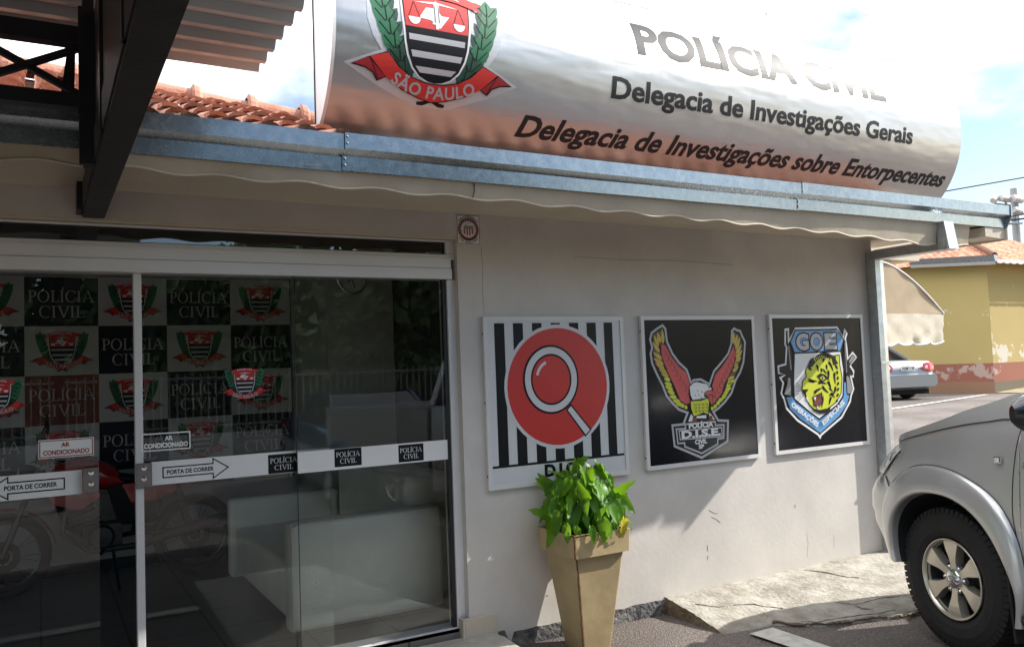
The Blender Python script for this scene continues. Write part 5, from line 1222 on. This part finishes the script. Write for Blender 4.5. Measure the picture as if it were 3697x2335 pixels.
def truck_wheel(cx, cy, out):
    Rr = .398; zc = .40
    o = lambda r, h: (r, cy_(h))
    def ring_mesh(m, prof): m.lathe([(r, cy + out * h) for r, h in prof], (cx, 0, zc), 'y', 64)
    m = MB().use('rubber'); ring_mesh(m, [(.218, -.02), (.232, .0), (.262, .012), (.31, .016), (.352, .006), (.376, -.010), (.389, -.02), (.389, -.235), (.35, -.255), (.22, -.23)])
    for k in range(66):                  # shoulder and centre blocks of the tread
        a0 = 2 * math.pi * k / 66
        for (h0, h1, da, r0, r1) in ((.004, -.058, 0, .366, Rr), (-.066, -.122, .5, .38, Rr), (-.130, -.186, 0, .38, Rr), (-.194, -.25, .5, .37, Rr)):
            a = a0 + da * 2 * math.pi / 66; b = a + 2 * math.pi / 66 * .76
            def P(r, h, t): return (cx + r * math.cos(t), cy + out * h, zc + r * math.sin(t))
            ra = r1 - .010 if h0 > 0 else r1
            m.hexa([P(r0 - .01, h0, a), P(r0 - .01, h0, b), P(r0 - .01, h1, b), P(r0 - .01, h1, a), P(ra, h0 - (.008 if h0 > 0 else 0), a), P(ra, h0 - (.008 if h0 > 0 else 0), b), P(r1, h1, b), P(r1, h1, a)])
    tyre = m.build('tyre', parent=T)
    m = MB().use('alloy'); ring_mesh(m, [(.206, -.03), (.216, -.006), (.222, .004), (.218, .008), (.212, .006), (.204, -.012), (.198, -.03)]); rim = m.build('rim', parent=T, smooth=True)
    m = MB().use('alloy_dark'); ring_mesh(m, [(.203, -.012), (.19, -.09), (.185, -.16), (.0, -.165)]); m.build('barrel', parent=rim, smooth=True)
    for k in range(6):
        a = R(60 * k + 30)
        def Q(r, w_, h): return (cx + r * math.cos(a) - w_ * math.sin(a), cy + out * h, zc + r * math.sin(a) + w_ * math.cos(a))
        m = MB().use('alloy'); prof = [(.05, .020, -.018), (.085, .020, -.014), (.115, .025, -.010), (.15, .037, -.006), (.18, .047, -.005), (.206, .053, -.006)]
        m.grid([[Q(r, -w_ - .006, h - .05), Q(r, -w_, h), Q(r, w_, h), Q(r, w_ + .006, h - .05)] for r, w_, h in prof]); m.build('spoke', parent=rim, bevel=0)
        b = a + R(30); m = MB().use('chrome'); c = (cx + .070 * math.cos(b), 0, zc + .070 * math.sin(b)); m.lathe([(.013, cy - out * .045), (.013, cy - out * .018), (.008, cy - out * .010), (.0, cy - out * .008)], c, 'y', 10); m.build('lug_nut', parent=rim, smooth=True)
        m = MB().use('alloy_dark'); m.lathe([(.024, cy - out * .030), (.024, cy - out * .05), (.0, cy - out * .05)], c, 'y', 14); m.lathe([(.027, cy - out * .05), (.027, cy - out * .026), (.022, cy - out * .024)], c, 'y', 14); m.build('lug_recess', parent=rim)
    m = MB().use('alloy_dark'); ring_mesh(m, [(.095, -.06), (.085, -.024), (.05, -.022)]); m.build('hub', parent=rim, smooth=True)
    m = MB().use('chrome'); ring_mesh(m, [(.056, -.03), (.052, -.008), (.044, -.001), (.0, .002)])
    cap = m.build('hub_cap', parent=rim, smooth=True)
    A = Art(); A.ring(0, 0, .028, .021, .005, 'grey_ink', 1, 24); A.ring(0, .003, .010, .017, .004, 'grey_ink', 1, 20); A.ring(0, .009, .020, .009, .004, 'grey_ink', 2, 20); A.build('emblem', lambda a_, b_, l: (cx - out * a_, cy + out * (.0035 + .0008 * l), zc + b_), cap)
truck_wheel(.04, -.03, 1); truck_wheel(.04, -1.73, -1); truck_wheel(-3.05, -.03, 1); truck_wheel(-3.05, -1.73, -1)

# ================================================================== SEDANS (local: x forward from the rear bumper, z up)
def make_sedan(label, loc, rz, paint, plate=None, group=None):
    T = thing('sedan', label, 'car', loc, rz, group, local=True)
    st = [(.0, .70, .42, .60), (.02, .80, .34, .74), (.10, .845, .26, .98), (.45, .86, .2, 1.00), (.9, .865, .2, 1.0), (2.0, .87, .18, .97), (3.2, .865, .2, .93), (3.9, .84, .22, .84), (4.3, .74, .26, .70), (4.42, .60, .34, .60)]
    def ringp(x, w_, z0, z1):
        zb = z0 + (z1 - z0) * .45
        h = [(0, z0), (w_ * .8, z0), (w_ * .97, z0 + .07), (w_, zb), (w_ * .985, z0 + (z1 - z0) * .78), (w_ * .92, z1 - .03), (w_ * .78, z1), (0, z1 + .015)]
        return [(x, y, z) for y, z in h] + [(x, -y, z) for y, z in reversed(h[1:-1])]
    m = MB().use(paint); rr = [ringp(*s) for s in st]; m.grid(rr, True); m.add(rr[0], [tuple(range(14))]); m.add(rr[-1], [tuple(range(14))]); m.build('body', parent=T, smooth=True)
    m = MB().use(paint); m.grid([[(x, y, z) for y, z in ((-.76, .33), (-.84, .40), (-.85, .55), (-.80, .64), (.80, .64), (.85, .55), (.84, .40), (.76, .33))] for x in (-.06,)] + [[(x, y * 1.015, z) for y, z in ((-.76, .31), (-.84, .38), (-.85, .55), (-.80, .66), (.80, .66), (.85, .55), (.84, .38), (.76, .31))] for x in (.0, .35)], True)
    m.add([(-.06, y, z) for y, z in ((-.76, .33), (-.84, .40), (-.85, .55), (-.80, .64), (.80, .64), (.85, .55), (.84, .40), (.76, .33))], [tuple(range(8))]); m.build('rear_bumper', parent=T, bevel=.02)
    gh = [(.72, .66, 1.0), (1.35, .56, 1.36), (1.9, .56, 1.42), (2.5, .56, 1.39), (3.25, .68, .95)]
    m = MB().use('car_glass'); m.grid([[(x, -w_ - (.06 if z > 1.2 else .02), .96), (x, -w_, z), (x, w_, z), (x, w_ + (.06 if z > 1.2 else .02), .96)] for x, w_, z in gh]); gls = m.build('windows', parent=T)
    m = MB().use(paint); m.grid([[(x, -w_ * .98, z + .004), (x, 0, z + .025), (x, w_ * .98, z + .004)] for x, w_, z in gh[1:4]]); 
    for sy in (-1, 1):
        m.bar((.70, sy * .68, .98), (1.37, sy * .575, 1.36), .09, .03, (0, 1, 0)); m.bar((1.33, sy * .575, 1.37), (2.53, sy * .575, 1.39), .04, .04, (0, 1, 0)); m.bar((2.48, sy * .575, 1.39), (3.27, sy * .70, .96), .06, .03, (0, 1, 0)); m.bar((1.95, sy * .70, .97), (1.95, sy * .575, 1.40), .06, .02, (0, 1, 0))
    m.build('roof', parent=T)
    for sy in (-1, 1):
        m = MB().use('tail_red'); m.grid([[(.012, sy * .46, .74), (.004, sy * .44, .83), (.03, sy * .50, .92)], [(.0, sy * .66, .71), (-.012, sy * .66, .83), (.045, sy * .66, .945)], [(.03, sy * .835, .74), (.03, sy * .835, .84), (.075, sy * .825, .95)], [(.24, sy * .868, .77), (.26, sy * .868, .85), (.26, sy * .855, .93)]]); tl = m.build('tail_light', parent=T, smooth=True)
        m = MB().use('lamp_lens'); m.lathe([(.045, -.004), (.0, -.02)], (.0, sy * .57, .82), 'x', 14); m.build('reverse_lamp', parent=tl)
    m = MB().use('chrome'); m.box(-.018, .01, -.27, .27, .915, .945); m.build('boot_trim', parent=T, bevel=.006)
    m = MB().use('white'); m.box(-.022, -.005, -.20, .20, .745, .875); pl = m.build('number_plate', parent=T)
    if plate:
        A = Art(); A.text(plate, 0, -.045, .075, .36, 'black', 1, .03, center=True); A.text('SP', 0, .043, .02, .06, 'black', 1, .03, center=True); A.build('plate_number', lambda a, b, l: (-.0225 - .002 * l, -a, .81 + b), pl)
    m = MB().use('well'); m.box(.12, 4.2, -.72, .72, .14, .34); m.build('underbody', parent=T)
    for cx in (.95, 3.55):
        for sy in (-1, 1):
            m = MB().use('rubber'); m.lathe([(.2, .0), (.28, .01), (.308, -.02), (.308, -.18), (.2, -.2)] if sy > 0 else [(.2, .0), (.28, -.01), (.308, .02), (.308, .18), (.2, .2)], (cx, sy * .85, .308), 'y', 28); wl = m.build('wheel', parent=T, smooth=True)
            m = MB().use('alloy'); m.lathe([(.205, 0), (.19, -sy * .02), (.06, sy * .005), (.0, sy * .01)], (cx, sy * .85, .308), 'y', 20); m.build('rim', parent=wl)
    return T
_pc = at(3284, 1443, 21.0)
make_sedan('silver sedan with red tail lights parked by the yellow house wall', (_pc.x, _pc.y, gh(_pc.x, _pc.y)), R(76), 'silver_sedan', 'NGM 1129')
_s2 = make_sedan('dark blue car parked across the street, seen only mirrored in the doors', (4.3, -9.2, -.17), R(95), 'blue_car')
make_motorcycle('motorcycle', 'red motorcycle peeking out past the downpipe behind the wall corner', (6.66, 1.06, -.17), R(-28))

# ================================================================== YELLOW HOUSE ACROSS THE YARD
H = thing('yellow_house', 'yellow house with flaking red dado and orange tiled roof across the yard', 'house', (24, 11, .25))
m = MB().use('yellow_wall'); m.add([(22.8, 8.9, .0), (22.8, 16.5, .0), (22.8, 16.5, 4.15), (22.8, 8.9, 4.15)], [(0, 1, 2, 3)]); m.box(22.81, 22.95, 9.05, 16.5, .0, 4.1); m.build('wall', parent=H)
m = MB().use('yellow_wall_flaking'); m.add([(22.801, 8.9, .0), (29, 8.9, .0), (29, 8.9, 4.05), (22.801, 8.9, 4.05)], [(0, 1, 2, 3)]); m.box(22.81, 29, 8.91, 9.04, .0, 4.0); m.build('wall', parent=H)
def tiles_far():
    m = bpy.data.materials.new('roof_tiles_far'); m.use_nodes = True; t = m.node_tree; b = t.nodes['Principled BSDF']; b.inputs['Roughness'].default_value = .85
    c = t.nodes.new('ShaderNodeTexCoord'); n = t.nodes.new('ShaderNodeTexNoise'); n.inputs['Scale'].default_value = 4; n.inputs['Detail'].default_value = 6
    r = t.nodes.new('ShaderNodeValToRGB'); r.color_ramp.elements[0].position = .35; r.color_ramp.elements[1].position = .68; r.color_ramp.elements[0].color = (.36, .12, .06, 1); r.color_ramp.elements[1].color = (.62, .30, .18, 1)
    t.links.new(c.outputs['Object'], n.inputs[0]); t.links.new(n.outputs[0], r.inputs[0]); t.links.new(r.outputs[0], b.inputs['Base Color']); MATS['roof_tiles_far'] = m
tiles_far()
m = MB().use('roof_tiles_far')
def rz_(x, y): return min(3.93 + .40 * (y - 8.46), 4.04 + .40 * (x - 22.43), 5.5)
NX, NY = 64, 46
m.grid([[(22.4 + i * .107, 8.42 + j * .107, rz_(22.4 + i * .107, 8.42 + j * .107) + .022 * math.sin((i if j < i else j) * math.pi + .5) + .022 * ((i + j) % 2) + .012 * rnd.uniform(-1, 1)) for j in range(NY)] for i in range(NX)])
rf = m.build('roof', parent=H)
m = MB().use('tile_dark'); m.tube([(22.45, 8.46, 4.05), (26.05, 12.07, 5.52)], .08, 8); m.tube([(26.05, 12.2, 5.52), (29.2, 12.2, 5.52)], .09, 8); m.build('ridge_cap', parent=rf)
m = MB().use('fence_white'); n_ = 60; X2 = [22.43 + 6.6 * i / n_ for i in range(n_ + 1)]
m.grid([[(x, 8.41, 3.93) for x in X2], [(x, 8.41, 3.83 + .02 * math.cos(i * 2.1)) for i, x in enumerate(X2)]]); m.build('eave_board', parent=H)
m = MB().use('galv'); m.hexa([(22.33, 8.39, 3.87), (22.45, 8.39, 3.87), (22.45, 10.9, 4.08), (22.33, 10.9, 4.08), (22.28, 8.39, 4.04), (22.45, 8.39, 4.04), (22.45, 10.9, 4.24), (22.28, 10.9, 4.24)])
m.use('fence_white'); m.grid([[(22.31, y, 3.87 + .084 * (y - 8.39)) for y in (8.39, 9.2, 10, 10.9)], [(22.38, y, 3.78 + .084 * (y - 8.39)) for y in (8.39, 9.2, 10, 10.9)]]); m.build('eave_gutter', parent=H)
m = MB().use('gasket'); m.tube([(24.7, 8.88, 3.8), (24.72, 8.878, 3.4), (24.78, 8.877, 3.1), (24.75, 8.877, 2.8), (24.81, 8.877, 2.4)], .014, 5); m.build('loose_cable', parent=H)
m = MB().use('steel_black'); m.box(27.1, 27.9, 8.86, 8.92, 1.4, 3.5); m.build('window', parent=H)
mat('verge', (0.22, 0.17, 0.10), 0.95, bump=0.8, bscale=20, col2=(0.36, 0.30, 0.17), vscale=3)
m = MB().use('verge'); m.grid([[(22.8 + i * .44, 8.895, gh(22.8, 8.9) + .02 + .028 * i) for i in range(16)], [(22.95 + i * .44, 8.35 - .02 * i, gh(22.8, 8.9) + .015 + .024 * i) for i in range(16)], [(23.2 + i * .44, 7.85 - .09 * i, gh(22.8, 8.9) - .005) for i in range(16)]]); struct(m.build('verge', smooth=True))

# ---- domed awning on the annexe
T = thing('awning', 'beige domed door awning with scalloped white edged skirt beside the downpipe', 'awning', (9.25, 2.9, 2.0))
cxA, RA, zA = 9.20, 1.26, 2.0
m = MB().use('awning_tan'); arcp = [(cxA + RA * t, zA + .66 * (1 - t ** 1.6)) for t in [i / 18 for i in range(19)]]
m.grid([[(x, y, z) for x, z in arcp] for y in (2.31, 3.5)]); m.add([(cxA, 2.31, zA)] + [(x, 2.31 + .02 * wob(x, z, 1, 3), z) for x, z in arcp], [(0, i, i + 1) for i in range(1, len(arcp))]); m.build('hood', parent=T, smooth=True)
m = MB().use('awning_pale'); n_ = 64
def scal(i): return 1.635 - .04 * abs(math.sin(i * math.pi / 16)) ** .8
XS = [cxA + RA * i / n_ for i in range(n_ + 1)]
m.grid([[(x - (.012 * k), 2.305 + .03 * wob(x, k, 1, 5) * k / 3, zA + (scal(i) - zA) * k / 5) for i, x in enumerate(XS)] for k in range(6)])
m.grid([[(cxA + RA - .012 * k, 2.305 + 1.2 * i / 20, zA + (1.62 - zA) * k / 5) for i in range(21)] for k in range(6)]); m.build('skirt', parent=T, smooth=True)
m = MB().use('white'); m.tube([(x, 2.305, z) for x, z in arcp], .012, 6); m.tube([(x - .06, 2.30 + .03 * wob(x, 5, 1, 5) * 5 / 3, scal(i)) for i, x in enumerate(XS)], .012, 6); m.build('piping', parent=T, smooth=True)

# ---- pole with floodlights, cables
pb = at(3660, 700, 31)
T = thing('utility_pole', 'concrete utility pole with grey floodlights and bracket arms beyond the yellow house', 'pole', (pb.x, pb.y, -.2))
m = MB().use('pole_grey'); m.tube([(pb.x, pb.y, -.2), (pb.x, pb.y, pb.z + .2)], [.19, .12], 12); m.build('shaft', parent=T)
for u, v, u1, v1, r in ((3612, 715, 3650, 720, .14), (3655, 718, 3688, 722, .16), (3658, 757, 3686, 765, .13), (3585, 725, 3600, 712, .12)):
    a, b = at(u, v, 30.5), at(u1, v1, 30.7); m = MB().use('lampbody'); m.tube([a, (a + b) / 2, b], [r * .9, r, r * .8], 12); f = m.build('floodlight', parent=T)
    m = MB().use('galv'); m.tube([(a + b) / 2, (a + b) / 2 - Vector((0, 0, .5))], .05, 6); m.build('bracket', parent=f)
for v in (765, 805):
    m = MB().use('galv'); m.tube([at(3640, v + 3, 30.6), at(3690, v, 30.6)], .05, 6); m.build('cross_arm', parent=T)
for i, pts in enumerate((((2600, 790), (3395, 694), (3520, 672), (3760, 630), (4700, 470)), ((3640, 782), (3760, 762), (4700, 640)), ((3640, 796), (3760, 782), (4700, 690)))):
    m = MB().use('gasket'); m.tube([at(u, v, (22 if i == 0 else 29)) for u, v in pts], .018 if i == 0 else .035, 6)
    tag(m.build('power_cable'), ('thin overhead cable rising to the right above the gutter end', 'upper overhead cable crossing the utility pole', 'lower overhead cable crossing the utility pole')[i], 'cable', 'overhead cables')
bp0 = at(2767, 52, 60); m = MB().use('bird_grey')
m.grid([[bp0 + Vector((-.02 + .01 * k, y, .10 * abs(y) * 2 - .02 * (k == 0))) for y in (-.22, -.1, 0, .1, .22)] for k in range(4)]); m.tube([bp0 + Vector((-.15, 0, 0)), bp0, bp0 + Vector((.15, 0, .02))], [.02, .05, .01], 8)
tag(m.build('bird', smooth=True), 'tiny dark bird gliding high in the sky above the sign', 'bird')

# ================================================================== ACROSS THE STREET (behind the camera, mirrored in the glass and steel)
def make_tree(name, label, x, y, h, r, seed, group, low=.26):
    rr = random.Random(seed); T = thing(name, label, 'tree', (x, y, G), group=group)
    m = MB().use('trunk'); top = Vector((x + rr.uniform(-.3, .3), y, h * .62)); m.tube([(x, y, G - .1), (x + .1, y, h * .3), top], [.22, .17, .08], 10)
    cl = []
    for k in range(13):
        a = rr.uniform(0, 6.28); q = r * (.2 + .7 * rr.random()); c = Vector((x + q * math.cos(a), y + q * math.sin(a), h * rr.uniform(low, .9))); cl.append((c, r * rr.uniform(.32, .5)))
        m.tube([(x + .05, y, h * .35 + .02 * k), (Vector((x, y, h * .5)) + c) / 2, c], [.08, .05, .02], 6)
    m.build('trunk', parent=T, smooth=True)
    m = MB().use('foliage_tree')
    for c, cr_ in cl:
        for i in range(420):
            d = Vector((rr.gauss(0, 1), rr.gauss(0, 1), rr.gauss(0, .8))).normalized() * cr_ * rr.random() ** .4; p = c + d
            u = Vector((rr.gauss(0, 1), rr.gauss(0, 1), rr.gauss(0, 1))).normalized(); w_ = u.orthogonal().normalized(); s_ = rr.uniform(.10, .24)
            m.add([p - u * s_ * 1.4, p + w_ * s_ * .7, p + u * s_ * 1.4, p - w_ * s_ * .7], [(0, 1, 2, 3)])
    m.build('crown', parent=T)
for i, (x, y, h, r) in enumerate(((-2.5, -17, 7.5, 3.4), (1.9, -19, 4.3, 2.4), (5.6, -20, 3.7, 2.2), (9.6, -18, 7, 3.2), (-7.5, -18, 8, 3.4), (-.6, -23, 7.5, 3.6), (4.4, -24, 4.4, 2.6), (8, -25, 7.5, 3.8))):
    make_tree('street_tree', 'leafy street tree behind the camera, mirrored dark green in the glass', x, y, h, r, 20 + i, 'street trees across the road')
make_tree('unseen_shade_tree', 'unseen slender tree added beyond the pickup to shade the ground by the doors', 9.6, -5.4, 8.8, 1.6, 91, None, .66)  # unseen tree, added to shade the ground mirrored in the doors
T = thing('hedge', 'long dense dark hedge behind the barred fence, mirrored in the doors', 'hedge', (4, -16, G))  # unseen hedge, added to block the bright horizon in the door reflections
m = MB().use('foliage_tree'); hr = random.Random(5)
for i in range(9000):
    x = hr.uniform(-9, 18); z = G + 2.3 * hr.random() ** .8 * (1 + .25 * wob(x, 1, 1, .8)); p = Vector((x, -16 + hr.uniform(-.7, .7) * (1 - z / 5), z)); u = Vector((hr.gauss(0, 1), hr.gauss(0, 1), hr.gauss(0, 1))).normalized(); w_ = u.orthogonal().normalized(); s_ = hr.uniform(.08, .2)
    m.add([p - u * s_ * 1.3, p + w_ * s_ * .7, p + u * s_ * 1.3, p - w_ * s_ * .7], [(0, 1, 2, 3)])
m.build('leaves', parent=T)
m = MB().use('trunk'); m.box(-9, 18, -16.2, -15.8, G - .1, 1.5); m.build('stems', parent=T)
T = thing('street_fence', 'grey barred fence on a low wall across the road, mirrored in the doors', 'fence', (2, -14.5, G))
m = MB().use('fence_grey')
for i in range(150): x = -8 + i * .16; m.box(x, x + .03, -14.52, -14.49, .3, 1.62)
for z in (.45, 1.5): m.box(-8, 16, -14.53, -14.48, z, z + .05)
m.build('bars', parent=T)
m = MB().use('pole_grey'); m.box(-8, 16, -14.6, -14.42, G - .1, .3); m.build('plinth', parent=T)
